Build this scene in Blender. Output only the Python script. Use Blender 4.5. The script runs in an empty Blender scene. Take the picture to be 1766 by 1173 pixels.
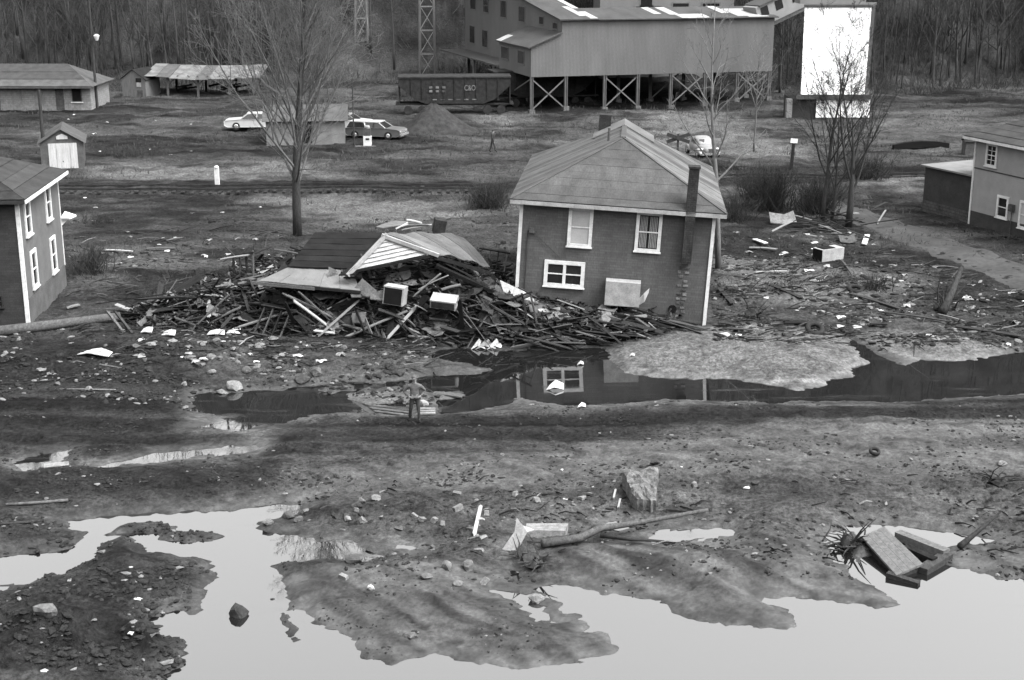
import bpy, bmesh, math, random
import numpy as np
from mathutils import Vector, Matrix, Euler

random.seed(7); RNG = np.random.default_rng(7)
scene = bpy.context.scene
COL = scene.collection
R = math.radians

# ------------------------------------------------------------------ camera
CAM_H = 17.5
PITCH = 16.0
cam_data = bpy.data.cameras.new('camera')
cam = bpy.data.objects.new('camera', cam_data); COL.objects.link(cam)
cam.location = (0, 0, CAM_H)
cam.rotation_euler = (R(90 - PITCH), 0, 0)
cam_data.sensor_width = 36; cam_data.lens = 50
cam_data.clip_end = 3000
scene.camera = cam

# ------------------------------------------------------------------ sky, sun, exposure (overcast, panchromatic film)
SUN_AZ, SUN_EL = 118.0, 56.0            # azimuth from +Y towards +X
w = bpy.data.worlds.new('World'); scene.world = w; w.use_nodes = True
nt = w.node_tree; nt.nodes.clear()
out = nt.nodes.new('ShaderNodeOutputWorld'); bg = nt.nodes.new('ShaderNodeBackground')
sky = nt.nodes.new('ShaderNodeTexSky'); sky.sky_type = 'NISHITA'; sky.sun_disc = False
sky.sun_elevation = R(SUN_EL); sky.sun_rotation = R(SUN_AZ)
sky.air_density = 1.6; sky.dust_density = 5.0; sky.ozone_density = 1.0
hs = nt.nodes.new('ShaderNodeHueSaturation'); hs.inputs['Saturation'].default_value = 0.0
bg.inputs['Strength'].default_value = 0.15
nt.links.new(sky.outputs[0], hs.inputs['Color']); nt.links.new(hs.outputs[0], bg.inputs[0]); nt.links.new(bg.outputs[0], out.inputs[0])
sd = bpy.data.lights.new('sun', 'SUN'); sd.energy = 0.8; sd.angle = R(25); sd.color = (1, 1, 1)
sun = bpy.data.objects.new('sun', sd); COL.objects.link(sun)
sdir = Vector((math.sin(R(SUN_AZ)) * math.cos(R(SUN_EL)), math.cos(R(SUN_AZ)) * math.cos(R(SUN_EL)), math.sin(R(SUN_EL))))
sun.rotation_euler = sdir.to_track_quat('Z', 'Y').to_euler()
sun.location = (30, 40, 90)
vs = scene.view_settings
vs.view_transform = 'Standard'; vs.look = 'None'; vs.gamma = 1; vs.use_curve_mapping = False
vs.exposure = 2.2

# ------------------------------------------------------------------ survey: photo measurements -> metres on the site
F = 50 / 36 * 1766
def ray(px, py):
    a = R(PITCH); u = (px - 883) / F; v = (py - 586.5) / F
    return Vector((u, math.cos(a) - v * math.sin(a), -math.sin(a) - v * math.cos(a)))
def P(px, py, z=0.0):
    d = ray(px, py); t = (z - CAM_H) / d.z
    return Vector((d.x * t, d.y * t, z))
def PD(px, py, Y):
    d = ray(px, py); t = Y / d.y
    return Vector((d.x * t, Y, CAM_H + d.z * t))

# ------------------------------------------------------------------ noise + polygon distance
def vnoise(x, y, s=0.0):
    ix = np.floor(x); iy = np.floor(y); fx = x - ix; fy = y - iy
    fx = fx * fx * fx * (fx * (fx * 6 - 15) + 10); fy = fy * fy * fy * (fy * (fy * 6 - 15) + 10)
    def h(a, b):
        t = np.sin(a * 127.1 + b * 311.7 + s * 74.7) * 43758.5453
        return t - np.floor(t)
    return ((h(ix, iy) * (1 - fx) + h(ix + 1, iy) * fx) * (1 - fy) + (h(ix, iy + 1) * (1 - fx) + h(ix + 1, iy + 1) * fx) * fy) * 2 - 1
def fbm(x, y, o=4, s=0.0):
    r = 0; a = 0.5
    for i in range(o):
        r = r + a * vnoise(x, y, s + i * 3.1); x = x * 2.03 + 5.2; y = y * 2.03 + 1.3; a *= 0.5
    return r
def wpoly(px): return np.array([P(a, b, 0.0)[:2] for a, b in px])
def sdf_poly(x, y, poly, cut=4.0):
    """signed distance, negative inside; beyond `cut` from the box it is just `cut`"""
    d = np.full(x.shape, cut)
    m = (x > poly[:, 0].min() - cut) & (x < poly[:, 0].max() + cut) & (y > poly[:, 1].min() - cut) & (y < poly[:, 1].max() + cut)
    if not m.any(): return d
    X = x[m]; Y = y[m]; dd = np.full(X.shape, 1e9); ins = np.zeros(X.shape, bool)
    n = len(poly)
    for i in range(n):
        ax, ay = poly[i]; bx_, by_ = poly[(i + 1) % n]
        ex, ey = bx_ - ax, by_ - ay; L = ex * ex + ey * ey + 1e-12
        t = np.clip(((X - ax) * ex + (Y - ay) * ey) / L, 0, 1)
        dd = np.minimum(dd, (X - ax - t * ex) ** 2 + (Y - ay - t * ey) ** 2)
        c = (ay > Y) != (by_ > Y)
        if abs(ey) > 1e-9: ins ^= c & (X < ax + (Y - ay) * ex / ey)
    dd = np.sqrt(dd); dd[ins] *= -1
    d[m] = np.minimum(dd, cut)
    return d

# ------------------------------------------------------------------ shore lines
LAKE = [(-120, 970), (0, 962), (71, 956), (122, 945), (139, 928), (148, 918), (116, 915), (114, 904), (122, 897), (159, 892), (244, 887), (284, 883), (420, 876), (520, 869),
 (505, 893), (450, 900), (440, 910), (470, 918), (500, 918), (540, 932), (595, 930), (625, 945), (650, 958), (630, 968), (584, 966), (540, 970), (464, 973), (478, 1002),
 (495, 1017), (493, 1035), (505, 1055), (534, 1055), (547, 1067), (546, 1078), (563, 1087), (581, 1099), (598, 1100), (610, 1113), (628, 1133), (657, 1138), (683, 1149), (695, 1141),
 (739, 1137), (771, 1131), (803, 1138), (841, 1140), (914, 1151), (993, 1150), (1004, 1131), (1034, 1129), (1081, 1118), (1047, 1105), (1038, 1096), (1006, 1091), (1012, 1077),
 (999, 1058), (945, 1035), (914, 1019), (945, 1007), (987, 1010), (1028, 1016), (1108, 1032), (1146, 1038), (1165, 1054), (1200, 1066), (1225, 1073), (1273, 1077), (1305, 1083),
 (1341, 1088), (1376, 1080), (1373, 1070), (1351, 1051), (1316, 1035), (1325, 1026), (1360, 1023), (1405, 1029), (1459, 1037), (1519, 1045), (1548, 1039), (1535, 1029), (1491, 1007),
 (1465, 988), (1440, 962), (1424, 940), (1424, 930), (1453, 916), (1472, 908), (1523, 903), (1586, 907), (1666, 919), (1726, 930), (1726, 937), (1682, 940), (1634, 946), (1637, 975),
 (1682, 984), (1713, 992), (1766, 995), (2100, 1010), (2400, 1700), (200, 1700), (280, 1400), (290, 1173), (284, 1161), (309, 1152), (318, 1112), (284, 1104), (272, 1084), (253, 1073), (264, 1060), (336, 1058),
 (341, 1047), (363, 1010), (386, 993), (369, 979), (365, 963), (267, 959), (241, 936), (213, 924), (199, 934), (182, 945), (167, 962), (122, 988), (0, 1015), (-120, 1035)]
POOL = [(336, 682), (420, 675), (500, 672), (520, 667), (560, 661), (601, 659), (664, 660), (699, 654), (734, 648), (798, 647), (824, 644), (843, 638), (798, 630), (746, 621), (740, 613),
 (757, 601), (812, 603), (900, 604), (1036, 602), (1058, 622), (1069, 635), (1080, 645), (1159, 652), (1208, 653), (1274, 653), (1309, 659), (1370, 672), (1422, 668), (1425, 656), (1468, 650), (1468, 633),
 (1500, 625), (1480, 608), (1462, 590), (1475, 588), (1500, 603), (1552, 630), (1561, 624), (1587, 621), (1659, 625), (1700, 618), (1720, 611), (1800, 604), (1950, 600), (1950, 672), (1766, 679), (1648, 688), (1549, 694), (1445, 694),
 (1350, 695), (1282, 695), (1208, 693), (1145, 689), (1102, 695), (1009, 698), (922, 695), (902, 687), (864, 699), (835, 705), (806, 711), (748, 716), (670, 715), (635, 711), (572, 716),
 (537, 718), (488, 731), (455, 731), (429, 740), (400, 744), (333, 737), (383, 726), (351, 720), (377, 713), (330, 711), (338, 697)]
WATER = [LAKE, POOL,
 [(174, 803), (261, 786), (348, 776), (420, 771), (452, 772), (414, 782), (290, 795), (186, 805)],
 [(35, 795), (81, 780), (125, 772), (110, 800), (87, 808), (40, 814)],
 [(1047, 908), (1073, 903), (1092, 909), (1120, 913), (1073, 921)],
 [(1117, 924), (1150, 914), (1248, 912), (1263, 918), (1248, 927), (1152, 932), (1124, 930)],
 [(850, 1014), (905, 1028), (930, 1042), (950, 1056), (975, 1074), (935, 1070), (900, 1048), (850, 1026)],
 [(882, 978), (898, 985), (910, 1007), (901, 1010), (885, 997)],
 [(672, 942), (700, 941), (722, 950), (700, 953)],
 [(905, 913), (970, 910), (985, 918), (930, 924)]]
ISLES = [[(190, 919), (210, 908), (244, 905), (307, 910), (301, 916), (341, 921), (393, 925), (352, 936), (290, 932), (264, 926), (244, 922), (213, 922)],
 [(551, 669), (575, 661), (612, 664), (615, 673), (572, 679)],
 [(601, 679), (640, 668), (700, 672), (740, 678), (800, 676), (795, 685), (745, 690), (765, 716), (700, 716), (705, 702), (690, 692), (640, 695), (605, 690)],
 [(480, 1062), (492, 1056), (508, 1080), (510, 1110), (495, 1105), (484, 1085)],
 [(1455, 930), (1480, 915), (1500, 950), (1470, 975)]]
WATERW = [wpoly(p) for p in WATER]; ISLEW = [wpoly(p) for p in ISLES]
def shore(x, y):
    wx = x + 0.30 * fbm(x * .9, y * .9, 4, 1) + .22 * fbm(x * 2.2, y * 5.5, 3, 3); wy = y + 0.42 * fbm(x * .9 + 9, y * .9, 4, 2) + .22 * fbm(x * 3.5 + 4, y * 4.0, 3, 4)
    d = np.full(x.shape, 4.0)
    for p in WATERW: d = np.minimum(d, sdf_poly(wx, wy, p))
    for p in ISLEW: d = np.maximum(d, -sdf_poly(wx, wy, p))
    return d
def sm(a, b, x):
    t = np.clip((x - a) / (b - a), 0, 1); return t * t * (3 - 2 * t)
MOUNDS = [(205, 985, .38, 1.1, 1.9), (150, 1120, .55, 2.2, 1.0), (60, 1150, .5, 1.6, 1.2), (250, 1130, .6, .8, .9), (75, 1050, .25, .9, .9), (1270, 620, .30, 4, 2.2), (1620, 600, .2, 3, 1.2), (860, 960, .25, 1.5, 1),
 (600, 1000, .18, 2.0, 1.2), (1100, 980, .2, 3.0, 1.0), (520, 770, .25, 1.2, .8), (720, 890, .3, 2.5, 1.0), (560, 640, .35, 4, 1.2), (300, 620, .3, 6, 2)]
MW = [(P(a, b), h, rx, ry) for a, b, h, rx, ry in MOUNDS]
def hill0(x):
    return 161 + 15 * np.exp(-((x - 9) / 17.0) ** 2) + 4 * vnoise(x / 14, x * 0, 5)
def height(x, y):
    near = y < 78
    d = np.full(x.shape, 4.0)
    if near.any(): d[near] = shore(x[near], y[near])
    land = 1 - np.exp(-np.maximum(d, 0) / 0.9)
    rel = .26 + .20 * fbm(x * .10, y * .10, 3, 11) + .16 * (1 - .5 * sm(45, 47, y) * sm(55, 52, y)) * fbm(x * .55, y * .7, 4, 12) + .07 * sm(45, 47, y) * sm(56, 53, y) * vnoise(x * .07, y * 1.5 + .4 * vnoise(x * .1, y * .2, 26), 25) + .11 * np.maximum(fbm(x * 1.9, y * 2.6, 3, 13), -.1)
    rel = rel + .05 * sm(46, 60, y) * fbm(x * 2.5, y * 2.5, 2, 14)
    fl = (1 - np.abs(vnoise((x * .75 - y * .66) * .35 + .4 * vnoise(x, y, 22), (x * .66 + y * .75) * 3.0 + .8 * vnoise(x * .5, y * .5, 24), 21))) ** 3 * sm(47, 44, y)
    rel = rel + .11 * fl + .05 * sm(44, 50, y) * (1 - np.abs(vnoise(x * 1.4, y * 3.4, 23))) ** 4
    for c, h, rx, ry in MW: rel = rel + h * np.exp(-((x - c.x) / rx) ** 2 - ((y - c.y) / ry) ** 2) * (1 + .6 * fbm(x * 1.3, y * 1.8, 3, 15))
    z = np.where(d > 0, .012 + .035 * np.minimum(d, .4) + land * np.maximum(rel, .03), -.30 * (1 - np.exp(np.minimum(d, 0) / .5)))
    emb = np.exp(-((y - 98.5 - .03 * x) / 3.0) ** 2) * .35
    z = z + np.where(y > 66, emb + .22 * sm(100, 108, y) * (1 + 2.4 * fbm(x * .16, y * .2, 3, 17)) + .35 * sm(104, 140, y), 0)
    z = z + .3 * sm(112, 118, y) * np.maximum(fbm(x * .09, y * .12, 3, 27), 0)
    u = np.maximum(y - hill0(x), 0)
    rise = np.where(u < 8, u * u * .05, 3.2 + (u - 8) * 1.1)
    cap = 60 + (hill0(x) - 161) * .55
    rise = rise - 5 * np.log1p(np.exp(np.minimum((rise - cap) / 5, 60)))
    z = z + rise * (1 + .12 * fbm(x * .05, y * .05, 3, 18)) + np.minimum(u, 6) * .25 * fbm(x * .3, y * .3, 3, 19)
    bank = np.maximum(19 - y, 0)
    z = z + bank * .68
    return z
def gz(x, y): return float(height(np.array([float(x)]), np.array([float(y)]))[0])
def G(px, py):
    d = ray(px, py); d = d / d.y; t = 26.0
    while t < 330 and CAM_H + d.z * t > gz(d.x * t, t): t += .5
    a, b_ = t - .5, t
    for _ in range(12):
        m_ = (a + b_) / 2
        if CAM_H + d.z * m_ > gz(d.x * m_, m_): a = m_
        else: b_ = m_
    return Vector((d.x * b_, b_, gz(d.x * b_, b_)))
def GX(x, y): return Vector((x, y, gz(x, y)))

# ------------------------------------------------------------------ materials (all neutral greys: the photograph is black and white)
MATS = {}
def mat(name, g, rough=.85, scale=3.0, amt=.35, bump=.15, rnd=0.0, streak=None, spec=.04, fine=18.0, metal=0.0):
    """noise-mottled neutral paint/wood/metal; rnd = spread of tone between objects; streak = (sx,sy,sz) stretches the pattern"""
    m = bpy.data.materials.new(name); m.use_nodes = True; n = m.node_tree.nodes; l = m.node_tree.links
    b = n['Principled BSDF']; b.inputs['Roughness'].default_value = rough; b.inputs['Specular IOR Level'].default_value = spec
    b.inputs['Metallic'].default_value = metal
    tc = n.new('ShaderNodeTexCoord'); mp = n.new('ShaderNodeMapping'); l.new(tc.outputs['Object'], mp.inputs[0])
    if streak: mp.inputs['Scale'].default_value = streak
    a = n.new('ShaderNodeTexNoise'); a.inputs['Scale'].default_value = scale; a.inputs['Detail'].default_value = 6; a.inputs['Roughness'].default_value = .65
    l.new(mp.outputs[0], a.inputs['Vector'])
    c = n.new('ShaderNodeTexNoise'); c.inputs['Scale'].default_value = fine; c.inputs['Detail'].default_value = 3
    l.new(mp.outputs[0], c.inputs['Vector'])
    mr = n.new('ShaderNodeMapRange'); mr.inputs[1].default_value = .3; mr.inputs[2].default_value = .7
    mr.inputs[3].default_value = g * (1 - amt); mr.inputs[4].default_value = g * (1 + amt)
    l.new(a.outputs[0], mr.inputs[0])
    m2 = n.new('ShaderNodeMapRange'); m2.inputs[1].default_value = .3; m2.inputs[2].default_value = .7; m2.inputs[3].default_value = 1 - amt * .6; m2.inputs[4].default_value = 1 + amt * .6
    l.new(c.outputs[0], m2.inputs[0])
    mu = n.new('ShaderNodeMath'); mu.operation = 'MULTIPLY'; l.new(mr.outputs[0], mu.inputs[0]); l.new(m2.outputs[0], mu.inputs[1])
    last = mu.outputs[0]
    if rnd:
        oi = n.new('ShaderNodeObjectInfo'); m3 = n.new('ShaderNodeMapRange'); m3.inputs[3].default_value = 1 - rnd; m3.inputs[4].default_value = 1 + rnd * 1.6
        l.new(oi.outputs['Random'], m3.inputs[0]); mm = n.new('ShaderNodeMath'); mm.operation = 'MULTIPLY'; l.new(last, mm.inputs[0]); l.new(m3.outputs[0], mm.inputs[1]); last = mm.outputs[0]
    cc = n.new('ShaderNodeCombineColor')
    for i in range(3): l.new(last, cc.inputs[i])
    l.new(cc.outputs[0], b.inputs['Base Color'])
    if bump:
        bp = n.new('ShaderNodeBump'); bp.inputs['Strength'].default_value = bump; bp.inputs['Distance'].default_value = .03
        l.new(c.outputs[0], bp.inputs['Height']); l.new(bp.outputs[0], b.inputs['Normal'])
    m['node_last'] = last.node.name
    MATS[name] = m; return m
def multiply_tone(m, build):
    """multiply the tone of a mat() material by the value socket that build(nodes, links) returns"""
    n = m.node_tree.nodes; l = m.node_tree.links
    cc = [k for k in n if k.bl_idname == 'ShaderNodeCombineColor'][0]; src = cc.inputs[0].links[0].from_socket
    s = build(n, l); mu = n.new('ShaderNodeMath'); mu.operation = 'MULTIPLY'; l.new(src, mu.inputs[0]); l.new(s, mu.inputs[1])
    for i in range(3): l.new(mu.outputs[0], cc.inputs[i])
def brick_lines(m, sx, sy, dark=.55, axis='front'):
    """courses of pressed brick siding: fine print and relief, each brick only a few pixels"""
    n = m.node_tree.nodes; l = m.node_tree.links
    tc = n.new('ShaderNodeTexCoord'); sp = n.new('ShaderNodeSeparateXYZ'); l.new(tc.outputs['Object'], sp.inputs[0])
    ad = n.new('ShaderNodeMath'); l.new(sp.outputs[0], ad.inputs[0]); l.new(sp.outputs[1], ad.inputs[1])
    cb = n.new('ShaderNodeCombineXYZ'); l.new(ad.outputs[0], cb.inputs[0]); l.new(sp.outputs[2], cb.inputs[1])
    br = n.new('ShaderNodeTexBrick'); l.new(cb.outputs[0], br.inputs['Vector'])
    br.inputs['Scale'].default_value = 1; br.inputs['Brick Width'].default_value = sx; br.inputs['Row Height'].default_value = sy; br.inputs['Mortar Size'].default_value = sy * .13; br.inputs['Mortar Smooth'].default_value = .3
    br.inputs['Color1'].default_value = (1, 1, 1, 1); br.inputs['Color2'].default_value = (.8, .8, .8, 1); br.inputs['Mortar'].default_value = (dark, dark, dark, 1)
    multiply_tone(m, lambda n_, l_: br.outputs['Color'])
    b = n['Principled BSDF']; bp = n.new('ShaderNodeBump'); bp.inputs['Strength'].default_value = .6; bp.inputs['Distance'].default_value = .02
    l.new(br.outputs['Color'], bp.inputs['Height'])
    if b.inputs['Normal'].links: l.new(b.inputs['Normal'].links[0].from_socket, bp.inputs['Normal'])
    l.new(bp.outputs[0], b.inputs['Normal'])
def corrugate(m, scale, axis=0, dark=.8, dist=.04):
    n = m.node_tree.nodes; l = m.node_tree.links
    tc = n.new('ShaderNodeTexCoord'); wv = n.new('ShaderNodeTexWave'); wv.wave_type = 'BANDS'; wv.bands_direction = 'XYZ'[axis]
    wv.inputs['Scale'].default_value = scale; wv.inputs['Distortion'].default_value = .0
    l.new(tc.outputs['Object'], wv.inputs['Vector'])
    b = n['Principled BSDF']; bp = n.new('ShaderNodeBump'); bp.inputs['Strength'].default_value = .8; bp.inputs['Distance'].default_value = dist
    l.new(wv.outputs['Fac'], bp.inputs['Height'])
    if b.inputs['Normal'].links: l.new(b.inputs['Normal'].links[0].from_socket, bp.inputs['Normal'])
    l.new(bp.outputs[0], b.inputs['Normal'])
    def bl(n_, l_):
        mr = n_.new('ShaderNodeMapRange'); mr.inputs[3].default_value = dark; mr.inputs[4].default_value = 1.05; l_.new(wv.outputs['Fac'], mr.inputs[0]); return mr.outputs[0]
    multiply_tone(m, bl)

# ------------------------------------------------------------------ mesh builder
class MB:
    def __init__(s): s.v = []; s.f = []; s.m = []; s.cm = 0
    def add(s, vs_, fs):
        o = len(s.v); s.v += [tuple(v) for v in vs_]; s.f += [tuple(i + o for i in f) for f in fs]; s.m += [s.cm] * len(fs); return s
    def box(s, c, size, rot=None, taper=1.0):
        c = Vector(c); hx, hy, hz = size[0] / 2, size[1] / 2, size[2] / 2
        vs_ = []
        for z, t in ((-hz, 1), (hz, taper)):
            for x, y in ((-hx, -hy), (hx, -hy), (hx, hy), (-hx, hy)):
                p = Vector((x * t, y * t, z)); p = rot @ p if rot else p; vs_.append(c + p)
        return s.add(vs_, [(3, 2, 1, 0), (4, 5, 6, 7), (0, 1, 5, 4), (1, 2, 6, 5), (2, 3, 7, 6), (3, 0, 4, 7)])
    def span(s, x0, x1, y0, y1, z0, z1): return s.box(((x0 + x1) / 2, (y0 + y1) / 2, (z0 + z1) / 2), (abs(x1 - x0), abs(y1 - y0), abs(z1 - z0)))
    def beam(s, p, q, wd, h, up=(0, 0, 1)):
        p = Vector(p); q = Vector(q); d = q - p; L = d.length
        if L < 1e-6: return s
        d.normalize(); u = Vector(up); x = d.cross(u)
        if x.length < 1e-4: x = d.cross(Vector((1, 0, 0)))
        x.normalize(); z = x.cross(d); rot = Matrix((x, d, z)).transposed()
        return s.box((p + q) / 2, (wd, L, h), rot)
    def tube(s, pts, rad, n=6, cap=True):
        pts = [Vector(p) for p in pts]; k = len(pts)
        if not hasattr(rad, '__len__'): rad = [rad] * k
        vs_ = []; fs = []; pu = None
        for i in range(k):
            d = (pts[min(i + 1, k - 1)] - pts[max(i - 1, 0)]); d.normalize()
            if pu is None:
                pu = d.cross(Vector((.3, .9, .2)))
                if pu.length < 1e-3: pu = d.cross(Vector((1, 0, 0)))
            pu = (pu - d * pu.dot(d)).normalized(); pv = d.cross(pu)
            for j in range(n):
                a = 2 * math.pi * j / n; vs_.append(pts[i] + (pu * math.cos(a) + pv * math.sin(a)) * rad[i])
        for i in range(k - 1):
            for j in range(n):
                a = i * n + j; b = i * n + (j + 1) % n; fs.append((a, b, b + n, a + n))
        if cap: fs.append(tuple(range(n - 1, -1, -1))); fs.append(tuple((k - 1) * n + j for j in range(n)))
        return s.add(vs_, fs)
    def prism(s, poly, ext):
        poly = [Vector(p) for p in poly]; e = Vector(ext); n = len(poly)
        fs = [tuple(range(n - 1, -1, -1)), tuple(range(n, 2 * n))] + [(i, (i + 1) % n, (i + 1) % n + n, i + n) for i in range(n)]
        return s.add(poly + [p + e for p in poly], fs)
    def lathe(s, c, prof, n=12):
        c = Vector(c); vs_ = []; fs = []
        for r, z in prof:
            for j in range(n):
                a = 2 * math.pi * j / n; vs_.append(c + Vector((r * math.cos(a), r * math.sin(a), z)))
        for i in range(len(prof) - 1):
            for j in range(n): fs.append((i * n + j, i * n + (j + 1) % n, (i + 1) * n + (j + 1) % n, (i + 1) * n + j))
        fs.append(tuple(range(n - 1, -1, -1))); fs.append(tuple((len(prof) - 1) * n + j for j in range(n)))
        return s.add(vs_, fs)
    def rock(s, c, size, seed, sub=1, rough=.28):
        bm = bmesh.new(); bmesh.ops.create_icosphere(bm, subdivisions=sub, radius=1)
        rr = random.Random(seed); pl = [(Vector((rr.uniform(-1, 1), rr.uniform(-1, 1), rr.uniform(-1, 1))).normalized(), rr.uniform(.45, .85)) for _ in range(7)]
        vs_ = []; er = Euler((rr.uniform(-.4, .4), rr.uniform(-.4, .4), rr.uniform(0, 3))).to_matrix()
        for v in bm.verts:
            p = v.co.copy(); k_ = max(abs(p.x), abs(p.y), abs(p.z)); p = er @ (p * (.35 + .65 * .78 / k_))
            for nn, dd in pl:
                k = p.dot(nn)
                if k > dd: p -= nn * (k - dd)
            p *= 1 + rr.uniform(-rough, rough) * .35
            vs_.append(Vector(c) + Vector((p.x * size[0], p.y * size[1], p.z * size[2])))
        fs = [tuple(v.index for v in f.verts) for f in bm.faces]; bm.free(); return s.add(vs_, fs)
    def sheet(s, rows, th=.02):
        """bent sheet through a grid of points, given real thickness"""
        nr = len(rows); nc = len(rows[0]); top = [Vector(p) for r in rows for p in r]; bot = [p - Vector((0, 0, th)) for p in top]
        N = nr * nc; fs = []
        for i in range(nr - 1):
            for j in range(nc - 1):
                a = i * nc + j; fs.append((a, a + 1, a + nc + 1, a + nc)); fs.append((a + N, a + nc + N, a + nc + 1 + N, a + 1 + N))
        rim = [j for j in range(nc)] + [i * nc + nc - 1 for i in range(1, nr)] + [(nr - 1) * nc + j for j in range(nc - 2, -1, -1)] + [i * nc for i in range(nr - 2, 0, -1)]
        for k in range(len(rim)):
            a = rim[k]; b = rim[(k + 1) % len(rim)]; fs.append((b, a, a + N, b + N))
        return s.add(top + bot, fs)
    def mesh(s, name, mats, origin=None, smooth=False):
        me = bpy.data.meshes.new(name); v = s.v
        if origin is not None: v = [(a - origin[0], b - origin[1], c - origin[2]) for a, b, c in v]
        me.from_pydata(v, [], s.f)
        if not isinstance(mats, (list, tuple)): mats = [mats]
        for m in mats: me.materials.append(m if not isinstance(m, str) else MATS[m])
        if len(mats) > 1: me.polygons.foreach_set('material_index', s.m)
        if smooth: me.polygons.foreach_set('use_smooth', [True] * len(me.polygons))
        me.update(); return me
    def build(s, name, mats, parent=None, origin=None, smooth=False):
        if parent is None and origin is None and s.v:
            a = np.array(s.v); origin = ((a[:, 0].min() + a[:, 0].max()) / 2, (a[:, 1].min() + a[:, 1].max()) / 2, a[:, 2].min())
            o = bpy.data.objects.new(name, s.mesh(name, mats, origin, smooth)); o.location = origin
        else:
            o = bpy.data.objects.new(name, s.mesh(name, mats, origin, smooth))
            if parent is None: o.location = origin
        COL.objects.link(o)
        if parent is not None: o.parent = parent
        return o
def tag(o, label=None, cat=None, group=None, kind=None):
    if label: o['label'] = label
    if cat: o['category'] = cat
    if group: o['group'] = group
    if kind: o['kind'] = kind
    return o
def thing(name, label, cat, loc, rot=(0, 0, 0), group=None):
    o = bpy.data.objects.new(name, None); COL.objects.link(o); o.empty_display_size = .3
    o.location = loc; o.rotation_euler = rot; return tag(o, label, cat, group)
def inst(name, me, loc, rot=(0, 0, 0), scale=(1, 1, 1), parent=None):
    o = bpy.data.objects.new(name, me); COL.objects.link(o); o.location = loc; o.rotation_euler = rot; o.scale = scale
    if parent: o.parent = parent
    return o
# ================================================================== ground sheet, water, woods
def axis(segs):
    r = []
    for a, b, n in segs: r += list(np.linspace(a, b, n, endpoint=False))
    return np.array(r + [segs[-1][1]])
xs = axis([(-420, -140, 18), (-140, -60, 60), (-60, -28, 90), (-28, 28, 430), (28, 60, 90), (60, 140, 60), (140, 420, 18)])
ys = axis([(-40, 24, 30), (24, 30, 30), (30, 72, 400), (72, 110, 170), (110, 165, 150), (165, 260, 60), (260, 420, 16)])
XX, YY = np.meshgrid(xs, ys); XF = XX.ravel(); YF = YY.ravel()
ZF = height(XF, YF)

def paint(polys, soft, sx, sy, seed, amp):
    wx = XF + amp * fbm(XF * .5, YF * .6, 4, seed); wy = YF + amp * fbm(XF * .5 + 7, YF * .6, 4, seed + 5)
    d = np.full(XF.shape, 4.0)
    for p in polys: d = np.minimum(d, sdf_poly(wx, wy, wpoly(p)))
    return 1 - sm(-soft, soft, d)
tone = .030 - .003 * sm(60, 90, YF) + .002 * sm(100, 130, YF)                                  # coal sludge near the creek, winter grass beyond
tone = tone * (1 + .8 * fbm(XF * .10, YF * .22, 4, 31) + .6 * fbm(XF * .35, YF * 1.1, 4, 32) + .5 * sm(70, 100, YF) * fbm(XF * .06, YF * .35, 4, 33))
SAND = [[(1050, 612), (1090, 600), (1140, 590), (1200, 578), (1300, 568), (1460, 584), (1510, 625), (1470, 655), (1420, 675), (1370, 678), (1300, 665), (1160, 658), (1075, 650)],
        [(1480, 583), (1560, 576), (1640, 588), (1735, 608), (1700, 622), (1660, 630), (1590, 626), (1550, 620)]]
FLAT = [[(380, 880), (500, 850), (700, 805), (1000, 782), (1300, 758), (1500, 745), (1900, 735), (1900, 830), (1600, 842), (1300, 838), (1000, 850), (750, 858)],
        [(800, 700), (950, 700), (1200, 695), (1450, 697), (1650, 690), (1850, 682), (1850, 692), (1500, 706), (1200, 712), (900, 716)],
        [(340, 690), (390, 690), (330, 745), (300, 735)], [(425, 748), (480, 745), (490, 765), (450, 782), (300, 800), (420, 775)]]
FANS = [[(490, 1000), (620, 985), (800, 985), (1000, 1050), (1090, 1118), (1000, 1155), (850, 1145), (650, 1140), (500, 1055)],
        [(900, 940), (1300, 930), (1450, 960), (1560, 1045), (1330, 1030), (1385, 1085), (1200, 1070), (1000, 1010)],
        [(1640, 940), (1766, 930), (1900, 930), (1900, 1000), (1640, 980)]]
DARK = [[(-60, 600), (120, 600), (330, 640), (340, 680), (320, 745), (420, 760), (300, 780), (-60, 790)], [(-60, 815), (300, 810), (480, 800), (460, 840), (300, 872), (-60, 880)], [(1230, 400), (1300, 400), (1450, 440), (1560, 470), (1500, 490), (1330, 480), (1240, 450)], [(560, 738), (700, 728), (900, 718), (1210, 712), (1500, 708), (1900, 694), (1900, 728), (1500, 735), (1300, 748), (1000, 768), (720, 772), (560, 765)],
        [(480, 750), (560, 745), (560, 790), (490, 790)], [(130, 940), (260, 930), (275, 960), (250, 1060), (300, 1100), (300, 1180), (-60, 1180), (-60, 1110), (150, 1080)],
        [(200, 480), (420, 470), (800, 560), (1150, 560), (1150, 600), (740, 605), (400, 590), (200, 590)], [(660, 190), (900, 192), (920, 212), (1180, 209), (1320, 201), (1320, 140), (850, 140), (660, 170)], [(-40, 208), (300, 200), (460, 196), (460, 202), (300, 208), (-40, 216)], [(-40, 222), (300, 214), (480, 208), (480, 213), (200, 224), (-40, 230)], [(120, 322), (880, 330), (880, 342), (120, 340)], [(150, 255), (290, 262), (270, 285), (150, 283)], [(1480, 400), (1560, 430), (1700, 480), (1790, 520), (1790, 535), (1640, 480), (1500, 420)]]
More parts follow.
